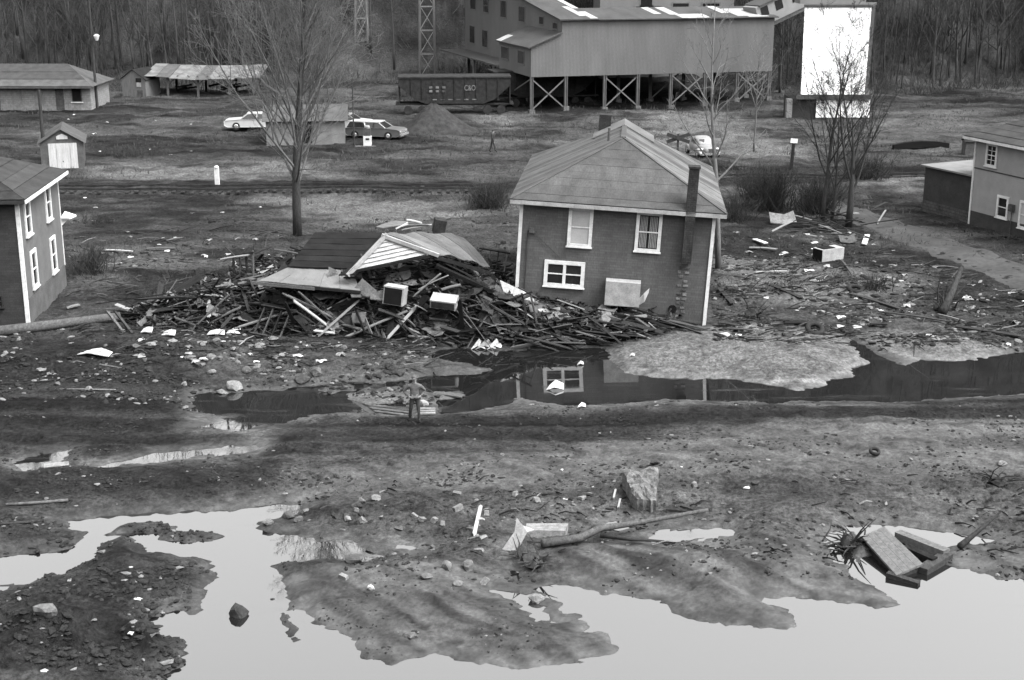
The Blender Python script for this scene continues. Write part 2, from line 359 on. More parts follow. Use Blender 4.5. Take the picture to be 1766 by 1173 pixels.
BLEACH = [[(1100, 205), (1260, 205), (1300, 255), (1240, 285), (1120, 270)], [(1240, 255), (1380, 255), (1400, 285), (1250, 285)], [(800, 205), (900, 210), (880, 240), (820, 225)], [(400, 345), (760, 352), (860, 385), (560, 395), (520, 370)], [(1480, 318), (1600, 318), (1600, 335), (1480, 345)],
          [(150, 300), (480, 290), (600, 315), (200, 325)], [(1230, 450), (1500, 470), (1600, 500), (1400, 550), (1240, 540)]]
mflat = paint(FLAT, 1.0, 1, 1, 43, .7); mfan = paint(FANS, .3, 1, 1, 44, .5)
tone += paint(SAND, .35, 1, 1, 41, .5) * (.076 - tone)
tone += mflat * .88 * (.054 - tone)
tone += mfan * .75 * (.043 - tone)
calm = np.clip(mflat * .55 + mfan * .9, 0, 1)
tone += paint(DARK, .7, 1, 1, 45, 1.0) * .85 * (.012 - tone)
tone += paint(BLEACH, 2.0, 1, 1, 46, 2.5) * .65 * (.085 - tone)
blot = sm(.06, .30, fbm(XF * .25, YF * .55, 4, 48)) * sm(60, 75, YF); tone *= 1 - .5 * blot
clod = np.clip(fbm(XF * 2.2, YF * 3.0, 3, 47) * 2.2 - .25, 0, 1) * sm(78, 70, YF)
tone *= 1 - .45 * clod
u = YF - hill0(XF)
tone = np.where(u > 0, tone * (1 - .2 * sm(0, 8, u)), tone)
dsh = np.full(XF.shape, 4.0); nm = YF < 78; dsh[nm] = shore(XF[nm], YF[nm])
wet = 1 - sm(.0, .9, dsh)
trk = vnoise(XF * .06, YF * 2.3 + .5 * vnoise(XF * .12, YF * .2, 52), 51) * sm(45, 47, YF) * sm(57, 54, YF)
ring = np.sin(dsh * 16 + 5 * fbm(XF * .8, YF * .8, 3, 49)) * np.exp(-np.abs(dsh - .35) / .5)
flow = fbm((XF * .75 - YF * .66) * .45, (XF * .66 + YF * .75) * 3.6 + 1.2 * vnoise(XF * .45, YF * .45, 53), 4, 50) * sm(50, 46, YF) * (.5 + .8 * mfan)
tone = np.clip(tone * (1 - .12 * wet + .22 * ring + .75 * flow + .62 * trk), .006, .6)
NX, NY = len(xs), len(ys)
idx = np.arange(NX * NY).reshape(NY, NX)
quads = np.stack([idx[:-1, :-1], idx[:-1, 1:], idx[1:, 1:], idx[1:, :-1]], -1).reshape(-1, 4)
me = bpy.data.meshes.new('ground')
me.vertices.add(NX * NY); me.vertices.foreach_set('co', np.stack([XF, YF, ZF], 1).astype(np.float32).ravel())
me.loops.add(quads.size); me.loops.foreach_set('vertex_index', quads.ravel().astype(np.int32))
me.polygons.add(len(quads)); me.polygons.foreach_set('loop_start', np.arange(0, quads.size, 4, dtype=np.int32))
me.polygons.foreach_set('use_smooth', np.ones(len(quads), bool))
me.update(calc_edges=True)
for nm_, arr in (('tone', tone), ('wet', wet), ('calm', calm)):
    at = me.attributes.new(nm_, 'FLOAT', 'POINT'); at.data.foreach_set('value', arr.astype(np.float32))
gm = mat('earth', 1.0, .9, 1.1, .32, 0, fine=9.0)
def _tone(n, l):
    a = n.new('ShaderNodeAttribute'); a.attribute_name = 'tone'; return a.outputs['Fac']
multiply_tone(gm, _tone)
def _earth(n, l):
    b = n['Principled BSDF']; tc = n.new('ShaderNodeTexCoord')
    a = n.new('ShaderNodeAttribute'); a.attribute_name = 'wet'
    r = n.new('ShaderNodeMapRange'); r.inputs[3].default_value = .92; r.inputs[4].default_value = .48; l.new(a.outputs['Fac'], r.inputs[0]); l.new(r.outputs[0], b.inputs['Roughness'])
    s = n.new('ShaderNodeMapRange'); s.inputs[3].default_value = .03; s.inputs[4].default_value = .22; l.new(a.outputs['Fac'], s.inputs[0]); l.new(s.outputs[0], b.inputs['Specular IOR Level'])
    f = n.new('ShaderNodeTexNoise'); f.inputs['Scale'].default_value = 2.2; f.inputs['Detail'].default_value = 9; f.inputs['Roughness'].default_value = .72; l.new(tc.outputs['Object'], f.inputs['Vector'])
    v = n.new('ShaderNodeTexVoronoi'); v.inputs['Scale'].default_value = 3.2; v.inputs['Randomness'].default_value = 1; l.new(tc.outputs['Object'], v.inputs['Vector'])
    ad = n.new('ShaderNodeMath'); ad.operation = 'MULTIPLY_ADD'; ad.inputs[1].default_value = -.22; l.new(v.outputs['Distance'], ad.inputs[0]); l.new(f.outputs[0], ad.inputs[2])
    bp = n.new('ShaderNodeBump'); bp.inputs['Strength'].default_value = 1.0; bp.inputs['Distance'].default_value = .22
    k = n.new('ShaderNodeMapRange'); k.inputs[3].default_value = .85; k.inputs[4].default_value = .25; l.new(a.outputs['Fac'], k.inputs[0]); l.new(k.outputs[0], bp.inputs['Strength'])
    l.new(ad.outputs[0], bp.inputs['Height']); l.new(bp.outputs[0], b.inputs['Normal'])
    # dead grass, cinders and silt: sharp small specks of lighter and darker matter
    g2 = n.new('ShaderNodeTexNoise'); g2.inputs['Scale'].default_value = 6.5; g2.inputs['Detail'].default_value = 8; g2.inputs['Roughness'].default_value = .8; l.new(tc.outputs['Object'], g2.inputs['Vector'])
    q = n.new('ShaderNodeMapRange'); q.inputs[1].default_value = .36; q.inputs[2].default_value = .66; q.inputs[3].default_value = .35; q.inputs[4].default_value = 1.65; l.new(g2.outputs[0], q.inputs[0])
    ca = n.new('ShaderNodeAttribute'); ca.attribute_name = 'calm'
    mx = n.new('ShaderNodeMix'); mx.data_type = 'FLOAT'; cm_ = n.new('ShaderNodeMath'); cm_.operation = 'MULTIPLY'; cm_.inputs[1].default_value = .75; l.new(ca.outputs['Fac'], cm_.inputs[0]); l.new(cm_.outputs[0], mx.inputs[0]); l.new(q.outputs[0], mx.inputs[2]); mx.inputs[3].default_value = 1.0
    k2 = n.new('ShaderNodeMath'); k2.operation = 'MULTIPLY_ADD'; k2.inputs[1].default_value = -.7; k2.inputs[2].default_value = 1.0; l.new(ca.outputs['Fac'], k2.inputs[0])
    k3 = n.new('ShaderNodeMath'); k3.operation = 'MULTIPLY'; l.new(k.outputs[0], k3.inputs[0]); l.new(k2.outputs[0], k3.inputs[1]); l.new(k3.outputs[0], bp.inputs['Strength'])
    return mx.outputs[0]
multiply_tone(gm, _earth)
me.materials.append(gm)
import bisect
XL = xs.tolist(); YL = ys.tolist(); ZL = ZF.reshape(NY, NX).tolist()
def gz(x, y):                                    # the built sheet itself, bilinear
    i = min(max(bisect.bisect_right(XL, x) - 1, 0), NX - 2); j = min(max(bisect.bisect_right(YL, y) - 1, 0), NY - 2)
    u = (x - XL[i]) / (XL[i + 1] - XL[i]); v = (y - YL[j]) / (YL[j + 1] - YL[j])
    return (ZL[j][i] * (1 - u) + ZL[j][i + 1] * u) * (1 - v) + (ZL[j + 1][i] * (1 - u) + ZL[j + 1][i + 1] * u) * v
ground = bpy.data.objects.new('ground', me); COL.objects.link(ground); tag(ground, kind='structure')

# ---- muddy water
wm = bpy.data.materials.new('muddy_water'); wm.use_nodes = True; MATS['muddy_water'] = wm
n = wm.node_tree.nodes; l = wm.node_tree.links; b = n['Principled BSDF']
b.inputs['Base Color'].default_value = (.006, .006, .006, 1); b.inputs['Roughness'].default_value = .02; b.inputs['IOR'].default_value = 2.5; b.inputs['Specular IOR Level'].default_value = .5
tc = n.new('ShaderNodeTexCoord'); no = n.new('ShaderNodeTexNoise'); no.inputs['Scale'].default_value = .9; no.inputs['Detail'].default_value = 4; l.new(tc.outputs['Object'], no.inputs['Vector'])
mpw = n.new('ShaderNodeMapping'); mpw.inputs['Scale'].default_value = (.25, 1.2, 1); mpw.inputs['Rotation'].default_value = (0, 0, .35); l.new(tc.outputs['Object'], mpw.inputs[0])
sn = n.new('ShaderNodeTexNoise'); sn.inputs['Scale'].default_value = 1.1; sn.inputs['Detail'].default_value = 7; sn.inputs['Roughness'].default_value = .6; l.new(mpw.outputs[0], sn.inputs['Vector'])
rg_ = n.new('ShaderNodeMapRange'); rg_.inputs[1].default_value = .5; rg_.inputs[2].default_value = .75; rg_.inputs[3].default_value = .015; rg_.inputs[4].default_value = .16; l.new(sn.outputs[0], rg_.inputs[0]); l.new(rg_.outputs[0], b.inputs['Roughness'])
bp = n.new('ShaderNodeBump'); bp.inputs['Strength'].default_value = .05; bp.inputs['Distance'].default_value = .02; l.new(no.outputs[0], bp.inputs['Height']); l.new(bp.outputs[0], b.inputs['Normal'])
water = MB().add([(-70, 14, 0), (70, 14, 0), (70, 74, 0), (-70, 74, 0)], [(0, 1, 2, 3)]).build('water', wm, origin=(0, 0, 0)); tag(water, kind='structure')

# ---- general materials
mat('wood_dark', .014, .8, 2.0, .5, .3, rnd=.55, streak=(6, 1, 6), fine=10)
mat('wood_grey', .040, .8, 2.0, .45, .3, rnd=.5, streak=(6, 1, 6), fine=10)
mat('wood_pale', .13, .75, 2.0, .3, .2, rnd=.4, streak=(6, 1, 6), fine=10)
mat('scrap_white', .24, .7, 4, .3, .2, rnd=.5)
mat('scrap_grey', .075, .8, 4, .4, .3, rnd=.5)
mat('white_paint', .42, .55, 3, .2, .05)
mat('dirty_white', .20, .7, 2.5, .25, .1)
mat('glass_dark', .012, .08, 1, .2, 0, spec=.5)
mat('black_hole', .008, .9, 3, .2, .1)
mat('shade_white', .27, .7, 1.5, .1, .05)
mat('curtain', .2, .9, 6, .3, .2, streak=(6, 6, .6))
mat('stone', .085, .85, 4, .35, .5, rnd=.35)
mat('stone_dark', .032, .85, 4, .35, .5, rnd=.35)
mat('concrete', .075, .85, 5.0, .55, .5)
mat('rust', .05, .7, 3, .4, .2)
mat('steel_grey', .17, .55, 4, .25, .1)
mat('bark', .03, .95, 5, .4, .5, streak=(3, 3, .6))
mat('bark_pale', .09, .95, 5, .35, .3, streak=(3, 3, .6), rnd=.2)
mat('twig', .07, .95, 4, .3, 0)
mat('wood_far', .031, .95, 1.2, .5, 0)
mat('brush', .034, .95, 4, .4, 0, rnd=.3)
mat('coal', .022, .8, 2.5, .45, .5)
mat('pole', .030, .9, 4, .4, .2, streak=(4, 4, .5))
mat('black_rubber', .018, .8, 5, .3, .1)
mat('wagon', .02, .7, 3, .4, .2)
mat('chrome', .5, .25, 5, .1, 0, metal=.8)

# ---- bare trees
def grow(mbs, p, d, L, r, lvl, rnd, prm):
    """mbs[level] receives tapered tubes; prm: per level (segments, sides, wander, lift, children, child_angle, child_len, first)"""
    seg, sides, wander, lift, kids, ang, clen, first = prm[lvl]
    pts = [p.copy()]; rad = [r]; dirs = [d.copy()]; q = p.copy(); dd = d.copy()
    for i in range(seg):
        dd = dd + Vector((rnd.gauss(0, wander), rnd.gauss(0, wander), rnd.gauss(0, wander) + lift)); dd.normalize()
        q = q + dd * (L / seg); pts.append(q.copy()); rad.append(max(r * (1 - .86 * (i + 1) / seg), r * .1, .008)); dirs.append(dd.copy())
    mbs[min(lvl, len(mbs) - 1)].tube(pts, rad, sides, cap=lvl == 0)
    if lvl + 1 >= len(prm): return
    for k in range(kids):
        t = first + (1 - first) * (k + rnd.random()) / kids; t = min(t, .98); f = t * seg; i = min(int(f), seg - 1); ff = f - i
        bp_ = pts[i].lerp(pts[i + 1], ff); bd = dirs[i].lerp(dirs[i + 1], ff).normalized()
        ax = bd.cross(Vector((rnd.gauss(0, 1), rnd.gauss(0, 1), rnd.gauss(0, 1)))).normalized()
        if lvl == 0: ax = bd.cross(Vector((math.cos(k * 2.4 + rnd.random()), math.sin(k * 2.4 + rnd.random()), 0))).normalized()
        cd = Matrix.Rotation(R(ang + rnd.gauss(0, ang * .22)), 3, ax) @ bd
        rr = (rad[i] * (1 - ff) + rad[i + 1] * ff)
        grow(mbs, bp_, cd, L * clen * (1.15 - .75 * t) * rnd.uniform(.7, 1.25), min(rr * .62, rr * (.34 if lvl == 0 and kids > 30 else .45) + .01), lvl + 1, rnd, prm)
def tree(name, label, base, H, r, prm, seed, mt='bark', mbr='bark_pale', lean=(0, 0), group=None):
    rnd = random.Random(seed); t = thing(name, label, 'tree', base, group=group)
    tr = MB(); br = MB()
    grow([tr, br], Vector((0, 0, -.25)), Vector((lean[0], lean[1], 1)).normalized(), H, r, 0, rnd, prm)
    tr.build('trunk', mt, t, smooth=True); br.build('branches', mbr, t, smooth=True)
    return t

# far wood: many bare trees merged, it reads as one mass
tmpl = []
for k in range(7):
    rr = random.Random(100 + k); m = MB()
    prm = [(4, 4, .05, .02, 13, 38, .42, .30), (2, 3, .12, .10, 3, 38, .5, .3), (1, 3, .1, .05, 0, 30, .5, .3)]
    grow([m], Vector((0, 0, 0)), Vector((rr.uniform(-.06, .06), rr.uniform(-.06, .06), 1)).normalized(), rr.uniform(11, 15), rr.uniform(.10, .2), 0, rr, prm)
    tmpl.append((np.array(m.v), [f for f in m.f]))
VV = []; FF = []; off = 0
cnt = 0
while cnt < 1900:
    dpt = RNG.random() ** 1.5 * 75 + .5; x = RNG.uniform(-105, 112); y = float(hill0(np.array([x]))[0]) + dpt
    if -27 < x < -6 and dpt < 20: continue
    if -2 < x < 26 and y < 182: continue
    v, f = tmpl[int(RNG.integers(7))]; a = RNG.uniform(0, 6.28); s = RNG.uniform(.45, 1.0); c_, s_ = math.cos(a) * s, math.sin(a) * s
    z = gz(x, y) - .1
    w_ = np.stack([v[:, 0] * c_ - v[:, 1] * s_ + x, v[:, 0] * s_ + v[:, 1] * c_ + y, v[:, 2] * s * RNG.uniform(.9, 1.15) + z], 1)
    VV.append(w_); FF += [tuple(i + off for i in q) for q in f]; off += len(v); cnt += 1
wmesh = bpy.data.meshes.new('bare_wood'); wmesh.from_pydata(np.concatenate(VV), [], FF); wmesh.materials.append(MATS['wood_far'])
wood = bpy.data.objects.new('bare_wood', wmesh); COL.objects.link(wood)
tag(wood, 'dense leafless winter wood covering the steep hillside', 'wood', kind='stuff')

# brush tangle on the lower slopes (uncountable)
m = MB(); rr = random.Random(5)
for k in range(2600):
    x = rr.uniform(-75, 80); dpt = rr.random() ** 1.3 * 22 - 3; y = float(hill0(np.array([x]))[0]) + dpt
    if (-3 < x < 27 and y < 170) or (-26 < x < -7 and rr.random() < .7): continue
    z = gz(x, y)
    for j in range(4):
        d = Vector((rr.gauss(0, .5), rr.gauss(0, .5), 1)).normalized(); L = rr.uniform(.7, 2.2); p = Vector((x + rr.gauss(0, .4), y + rr.gauss(0, .4), z - .05))
        m.tube([p, p + d * L * .5 + Vector((rr.gauss(0, .1), rr.gauss(0, .1), 0)), p + d * L], [.035, .025, .012], 3, cap=False)
tag(m.build('hillside_brush', 'brush', origin=(0, 0, 0)), 'tangled leafless brush along the foot of the hillside', 'brush', kind='stuff')

# clods and gravel washed over the flats (uncountable)
rr = random.Random(9); CT = []
for k in range(14):
    m = MB(); m.rock((0, 0, 0), (1, 1, 1), 300 + k, 1, .5); CT.append((np.array(m.v), np.array(m.f)))
RDW = [P(a, b_, .35) for a, b_ in ((1330, 322), (1450, 362), (1610, 420), (1800, 492), (1950, 545))]
def onroad(x, y):
    for i in range(4):
        a, b_ = RDW[i], RDW[i + 1]; e = (b_ - a).to_2d(); t = max(0, min(1, (Vector((x, y)) - a.to_2d()).dot(e) / e.length_squared))
        if (a.to_2d() + e * t - Vector((x, y))).length < 2.4: return True
    return False
CV = []; CF = []; CM = []; coff = 0
def clodspot(n_, x0, x1, y0, y1, s0, s1, pale=.08, thr=.5):
    global coff, CM
    k = 0; t = 0
    while k < n_ and t < n_ * 8:
        t += 1; px = rr.uniform(x0, x1); py = rr.uniform(y0, y1); p = P(px, py, .2)
        q = vnoise(np.array([p.x * .55]), np.array([p.y * .9]), 61)[0] + .5 * vnoise(np.array([p.x * 1.7]), np.array([p.y * 2.5]), 62)[0]
        if rr.random() > thr + q * 1.1: continue
        z = gz(p.x, p.y)
        if z < .03 or onroad(p.x, p.y): continue
        s = s0 + (s1 - s0) * rr.random() ** 2.5
        v, f = CT[rr.randrange(14)]; a = rr.uniform(0, 6.28); ca, sa = math.cos(a), math.sin(a); sx, sy, sz = s * rr.uniform(.9, 1.9), s * rr.uniform(.7, 1.1), s * rr.uniform(.3, .75)
        X = v[:, 0] * sx; Y = v[:, 1] * sy
        CV.append(np.stack([X * ca - Y * sa + p.x, X * sa + Y * ca + p.y, v[:, 2] * sz + z + sz * .2], 1)); CF.append(f + coff); CM += [1 if rr.random() < pale else 0] * len(f); coff += len(v); k += 1
clodspot(2600, -40, 1800, 820, 1000, .015, .10)
clodspot(2600, -40, 1800, 690, 840, .02, .09, thr=.3)
clodspot(300, 480, 1100, 980, 1140, .015, .06, thr=.2)
clodspot(1500, -40, 330, 900, 1170, .02, .14, pale=.04)
clodspot(2600, -40, 760, 560, 700, .03, .17, pale=.16)
clodspot(2600, 1230, 1800, 440, 600, .03, .20, pale=.16)
clodspot(1200, -40, 1800, 380, 480, .04, .18, thr=.3)
mat('clod', .017, .9, 5, .4, .4)
cme = bpy.data.meshes.new('mud_clods'); cme.from_pydata(np.concatenate(CV), [], np.concatenate(CF).tolist()); cme.materials.append(MATS['clod']); cme.materials.append(MATS['stone']); cme.polygons.foreach_set('material_index', CM)
cob = bpy.data.objects.new('mud_clods', cme); COL.objects.link(cob); tag(cob, 'clods of coal mud and small gravel strewn over the flats', 'gravel', kind='stuff')

# torn weeds, twigs and laths combed flat by the water (uncountable)
m = MB()
for k in range(3600):
    zone = rr.random()
    if zone < .5: px, py = rr.uniform(1225, 1800), rr.uniform(430, 600)
    elif zone < .72: px, py = rr.uniform(120, 760), rr.uniform(560, 640)
    elif zone < .86: px, py = rr.uniform(100, 520), rr.uniform(400, 520)
    else: px, py = rr.uniform(300, 1800), rr.uniform(830, 960)
    p = P(px, py, .25); q = vnoise(np.array([p.x * .4]), np.array([p.y * .8]), 66)[0]
    if rr.random() > .45 + q: continue
    z = gz(p.x, p.y)
    if z < .03 or onroad(p.x, p.y): continue
    L = rr.uniform(.15, .9) * (1.6 if py < 650 else .7); a = rr.gauss(-.15, .6); d = Vector((math.cos(a), math.sin(a), rr.gauss(.05, .16))) * L; p = Vector((p.x, p.y, z + .02)); w_ = rr.uniform(.012, .04)
    m.cm = rr.choices([0, 1, 2], [.62, .30, .08])[0]
    m.tube([p, p + d * .5 + Vector((0, 0, rr.uniform(0, .08))), p + d], [w_, w_ * .8, w_ * .4], 3, cap=False)
tag(m.build('drift_litter', ['wood_dark', 'wood_grey', 'wood_pale'], origin=(0, 0, 0)), 'twigs, laths and torn weeds combed flat over the flooded ground', 'litter', kind='stuff')

# dead winter grass on the fields (uncountable)
rr = random.Random(13); GV = []; GF = []
for k in range(15000):
    x = rr.uniform(-62, 62); y = rr.uniform(68, 158); q = vnoise(np.array([x * .13]), np.array([y * .22]), 91)[0]
    if rr.random() > .35 + q * .8 or abs(y - 98) < 2.2: continue
    z = gz(x, y); s = rr.uniform(.12, .38)
    for j in range(4):
        a = rr.uniform(0, 6.28); o = len(GV); ox, oy = x + rr.gauss(0, .22), y + rr.gauss(0, .22)
        GV += [(ox - .03 * math.cos(a), oy - .03 * math.sin(a), z - .02), (ox + .03 * math.cos(a), oy + .03 * math.sin(a), z - .02), (ox + rr.gauss(0, .16), oy + rr.gauss(0, .16), z + s)]; GF.append((o, o + 1, o + 2))
mat('bark_far', .042, .95, 5, .35, .3, streak=(3, 3, .6))
mat('dead_grass', .04, .95, .6, .5, 0)
gme = bpy.data.meshes.new('dead_grass'); gme.from_pydata(GV, [], GF); gme.materials.append(MATS['dead_grass'])
gob = bpy.data.objects.new('dead_grass', gme); COL.objects.link(gob); tag(gob, 'short dead winter grass over the fields around the railway', 'grass', kind='stuff')
# ================================================================== buildings
def clip(poly, a, lo, hi):
    """clip 2-D polygon to lo <= p[a] <= hi"""
    for val, sgn in ((lo, 1), (hi, -1)):
        o = []
        for i in range(len(poly)):
            p = poly[i]; q = poly[(i + 1) % len(poly)]; ip = (p[a] - val) * sgn >= 0; iq = (q[a] - val) * sgn >= 0
            if ip: o.append(p)
            if ip != iq:
                t = (val - p[a]) / (q[a] - p[a]); o.append((p[0] + (q[0] - p[0]) * t, p[1] + (q[1] - p[1]) * t))
        poly = o
        if not poly: return []
    return poly
def strips(parent, name, O, U, V, outline, a, step, mats, th=.03, gap=.012, seed=1, lift=.02, lap=0.0, jit=.1):
    """roofing / boarding laid piece by piece on the plane O + u*U + v*V"""
    O = Vector(O); U = Vector(U).normalized(); V = Vector(V); V = (V - U * V.dot(U)).normalized(); N = U.cross(V).normalized()
    rr = random.Random(seed); lo = min(p[a] for p in outline); hi = max(p[a] for p in outline); t = lo; k = 0
    while t < hi - 1e-4:
        s = step * (1 + rr.uniform(-jit, jit)); e = min(t + s, hi); 
        if hi - e < step * .25: e = hi
        pl = clip(list(outline), a, t, e - gap)
        if len(pl) >= 3:
            base = lift + (k % 2) * .006 + rr.uniform(0, .006)
            pts = []
            for u_, v_ in pl:
                tilt = lap * (1 - ((u_, v_)[a] - t) / max(s, .01))
                pts.append(O + U * u_ + V * v_ + N * (base + tilt))
            mb = MB().prism(pts, N * th)
            mt = mats[rr.randrange(len(mats))] if isinstance(mats, (list, tuple)) else mats
            mb.build(name, mt, parent)
        t = e; k += 1
def window(parent, fm, u0, u1, v0, v1, kind='dark', frame='white_paint', bw=.13, double=False, mull=1):
    """fm(u, v, out) maps wall coordinates to the building; frame, panes, sashes"""
    def bx(mb, a0, a1, b0, b1, d0, d1):
        mb.add([fm(a, b_, d) for d in (d0, d1) for a, b_ in ((a0, b0), (a1, b0), (a1, b1), (a0, b1))],
               [(3, 2, 1, 0), (4, 5, 6, 7), (0, 1, 5, 4), (1, 2, 6, 5), (2, 3, 7, 6), (3, 0, 4, 7)])
    f = MB(); bx(f, u0, u0 + bw, v0, v1, .0, .07); bx(f, u1 - bw, u1, v0, v1, .0, .07); bx(f, u0 + bw, u1 - bw, v1 - bw, v1, .0, .068); bx(f, u0 + bw, u1 - bw, v0, v0 + bw * .8, .0, .068)
    w_ = f.build('window', frame, parent)
    s = MB(); bx(s, u0 - .04, u1 + .04, v0 - .06, v0 - .003, .0, .12); s.build('sill', frame, w_)
    i0, i1, j0, j1 = u0 + bw, u1 - bw, v0 + bw * .8, v1 - bw
    sash = MB(); mid = (j0 + j1) / 2
    cols = 2 if double else 1
    if double: bx(sash, (i0 + i1) / 2 - .07, (i0 + i1) / 2 + .07, j0, j1, .02, .06)
    bx(sash, i0, i1, mid - .025, mid + .025, .02, .055)
    if mull > 1:
        for k in range(1, mull): 
            q = i0 + (i1 - i0) * k / mull; bx(sash, q - .015, q + .015, j0, j1, .021, .045)
        for q in (j0 + (j1 - j0) * .25, j0 + (j1 - j0) * .75): bx(sash, i0, i1, q - .015, q + .015, .022, .044)
    sash.build('sash', frame if kind != 'dark' or double or mull > 1 else frame, w_)
    for c in range(cols):
        a0 = i0 + (i1 - i0) * c / cols; a1 = i0 + (i1 - i0) * (c + 1) / cols
        for b0, b1 in ((j0, mid), (mid, j1)):
            p = MB(); bx(p, a0 + .002, a1 - .002, b0 + .002, b1 - .002, .003, .015)
            p.build('pane', {'dark': 'glass_dark', 'shade': 'shade_white', 'curtain': 'glass_dark'}[kind], w_)
        if kind == 'curtain':
            cu = MB(); nn = 14
            for (c0, c1) in ((a0 + .05, a0 + (a1 - a0) * .42), (a0 + (a1 - a0) * .55, a1 - .05)):
                for k in range(nn):
                    q0 = c0 + (c1 - c0) * k / nn; q1 = c0 + (c1 - c0) * (k + .8) / nn
                    if k % 3 != 2: bx(cu, q0, q1, j0 + .05, j1 - .06, .016, .018 + .006 * (k % 2))
            cu.build('curtain', 'curtain', w_)
    return w_

mat('brick_siding', .072, .85, 1.0, .22, .2, streak=(1, 1, .4)); brick_lines(MATS['brick_siding'], .5, .115, .80)
mat('brick_siding_left', .034, .85, 1.2, .22, .2); brick_lines(MATS['brick_siding_left'], .5, .115, .80)
mat('brick_chimney', .030, .9, 3, .4, .3); brick_lines(MATS['brick_chimney'], .22, .085, .6)
mat('render_side', .092, .85, 1.5, .14, .1)
mat('foundation', .055, .9, 2, .35, .3); brick_lines(MATS['foundation'], .4, .2, .6)
mat('roof_felt_a', .041, .85, 1.4, .25, .15, streak=(1, .4, .4)); mat('roof_felt_b', .047, .85, 1.4, .3, .15, streak=(1, .4, .4)); mat('roof_felt_c', .043, .85, 1.4, .3, .15)
mat('roof_tin_a', .056, .6, 1.2, .3, .1, streak=(1, 1, .4)); mat('roof_tin_b', .08, .55, 1.2, .3, .1); mat('roof_tin_c', .047, .6, 1.2, .3, .1)
mat('roof_dark', .014, .9, 2, .3, .2); mat('roof_dark_b', .02, .9, 2, .3, .2)
mat('roof_grey', .028, .85, 1.5, .25, .15); mat('roof_grey_b', .034, .85, 1.5, .25, .15)

# ---------------------------------------------------------------- the tilted brick-pattern house in the middle
HW, HD, HH = 8.65, 12.8, 5.5
hz = gz(8.75, 62.6) - .25
house = thing('brick_house', 'two-storey house in dark brick-pattern siding with hip roof, tilted beside the debris', 'house', (8.75, 62.6, hz), (R(-.4), R(3.2), R(-5)))
wl = MB().span(-HW, 0, 0, HD, 0, HH).build('wall', 'brick_siding', house)
for x in (-HW, 0): MB().span(x - .075, x + .075, -.06, .12, .1, HH - .05).build('corner_board', 'white_paint', house)
MB().span(-HW - .03, .03, -.03, .5, -.25, .10).build('sill_beam', 'wood_dark', house)
ov = .5; e0 = HH + .02; rise = 2.45; run = 4.6; xl, xr = -HW - ov, ov; yf, yb = -ov, HD + ov; xm = (xl + xr) / 2
A = Vector((xl, yf, e0)); B = Vector((xr, yf, e0)); C = Vector((xr, yb, e0)); D = Vector((xl, yb, e0)); Ra = Vector((xm, yf + run, e0 + rise)); Rb = Vector((xm, yb - run, e0 + rise))
rf = MB().add([A, B, C, D, Ra, Rb, A - Vector((0, 0, .06)), B - Vector((0, 0, .06)), C - Vector((0, 0, .06)), D - Vector((0, 0, .06))],
              [(0, 1, 4), (1, 2, 5, 4), (2, 3, 5), (3, 0, 4, 5), (9, 8, 7, 6), (0, 6, 7, 1), (1, 7, 8, 2), (2, 8, 9, 3), (3, 9, 6, 0)]).build('roof', 'roof_grey', house)
sl = math.hypot(run, rise); Lf = xr - xl
strips(rf, 'roof_course', A, B - A, Ra - (A + B) / 2, [(0, 0), (Lf, 0), (Lf / 2, sl)], 1, .58, ['roof_felt_a', 'roof_felt_c', 'roof_felt_c', 'roof_felt_b'], th=.012, gap=0, seed=3, lap=.008, jit=.25)
hw = Lf / 2; sls = math.hypot(hw, rise); Ls = yb - yf
outl = [(0, 0), (Ls, 0), (Ls - run, sls), (run, sls)]
strips(rf, 'roof_panel', B, C - B, Vector((xm, 0, e0 + rise)) - Vector((xr, 0, e0)), outl, 0, .72, ['roof_tin_a', 'roof_tin_b', 'roof_tin_b', 'roof_tin_c'], th=.016, gap=.02, seed=4)
strips(rf, 'roof_panel', D, A - D, Vector((xm, 0, e0 + rise)) - Vector((xl, 0, e0)), outl, 0, .72, ['roof_tin_a', 'roof_tin_c', 'roof_felt_b'], th=.016, gap=.02, seed=5)
gx = 1.55; gzt = rise * (1 - gx / hw)              # small gablet that carries the ridge on past the back hip
gy0, gy1 = yb - run - .3, yb - run + 2.3
MB().add([(xm - gx, gy0, e0 + gzt + .12), (xm, gy0, e0 + rise + .12), (xm + gx, gy0, e0 + gzt + .12), (xm - gx, gy1, e0 + gzt + .12), (xm, gy1, e0 + rise + .12), (xm + gx, gy1, e0 + gzt + .12)],
         [(0, 1, 4, 3), (1, 2, 5, 4), (0, 2, 1), (3, 4, 5), (0, 3, 5, 2)]).build('gablet', 'roof_tin_b', rf)
cap = MB(); cap.beam(Ra + Vector((0, -.02, .05)), Rb + Vector((0, 0, .05)), .24, .05)
for q, r_ in ((A, Ra), (B, Ra)): cap.beam(q + Vector((0, 0, .045)), r_ + Vector((0, 0, .05)), .14, .035)
cap.build('ridge_cap', 'roof_tin_c', rf)
fa = MB(); fa.span(xl, xr, yf - .02, yf + .025, e0 - .19, e0 - .01); fa.build('fascia', 'dirty_white', house)
fa = MB(); fa.span(xr - .03, xr + .02, yf + .03, yb, e0 - .19, e0 - .01); fa.build('fascia', 'dirty_white', house)
fa = MB(); fa.span(xl - .02, xl + .03, yf + .03, yb, e0 - .19, e0 - .01); fa.build('fascia', 'dirty_white', house)
ffm = lambda u_, v_, o: Vector((u_ - HW, -o - .003, v_))
window(house, ffm, 2.15, 3.26, 3.5, 5.3, 'shade', bw=.15)
window(house, ffm, 5.2, 6.36, 3.5, 5.3, 'curtain', bw=.15)
window(house, ffm, 1.2, 3.05, 1.58, 2.78, 'dark', bw=.17, double=True)
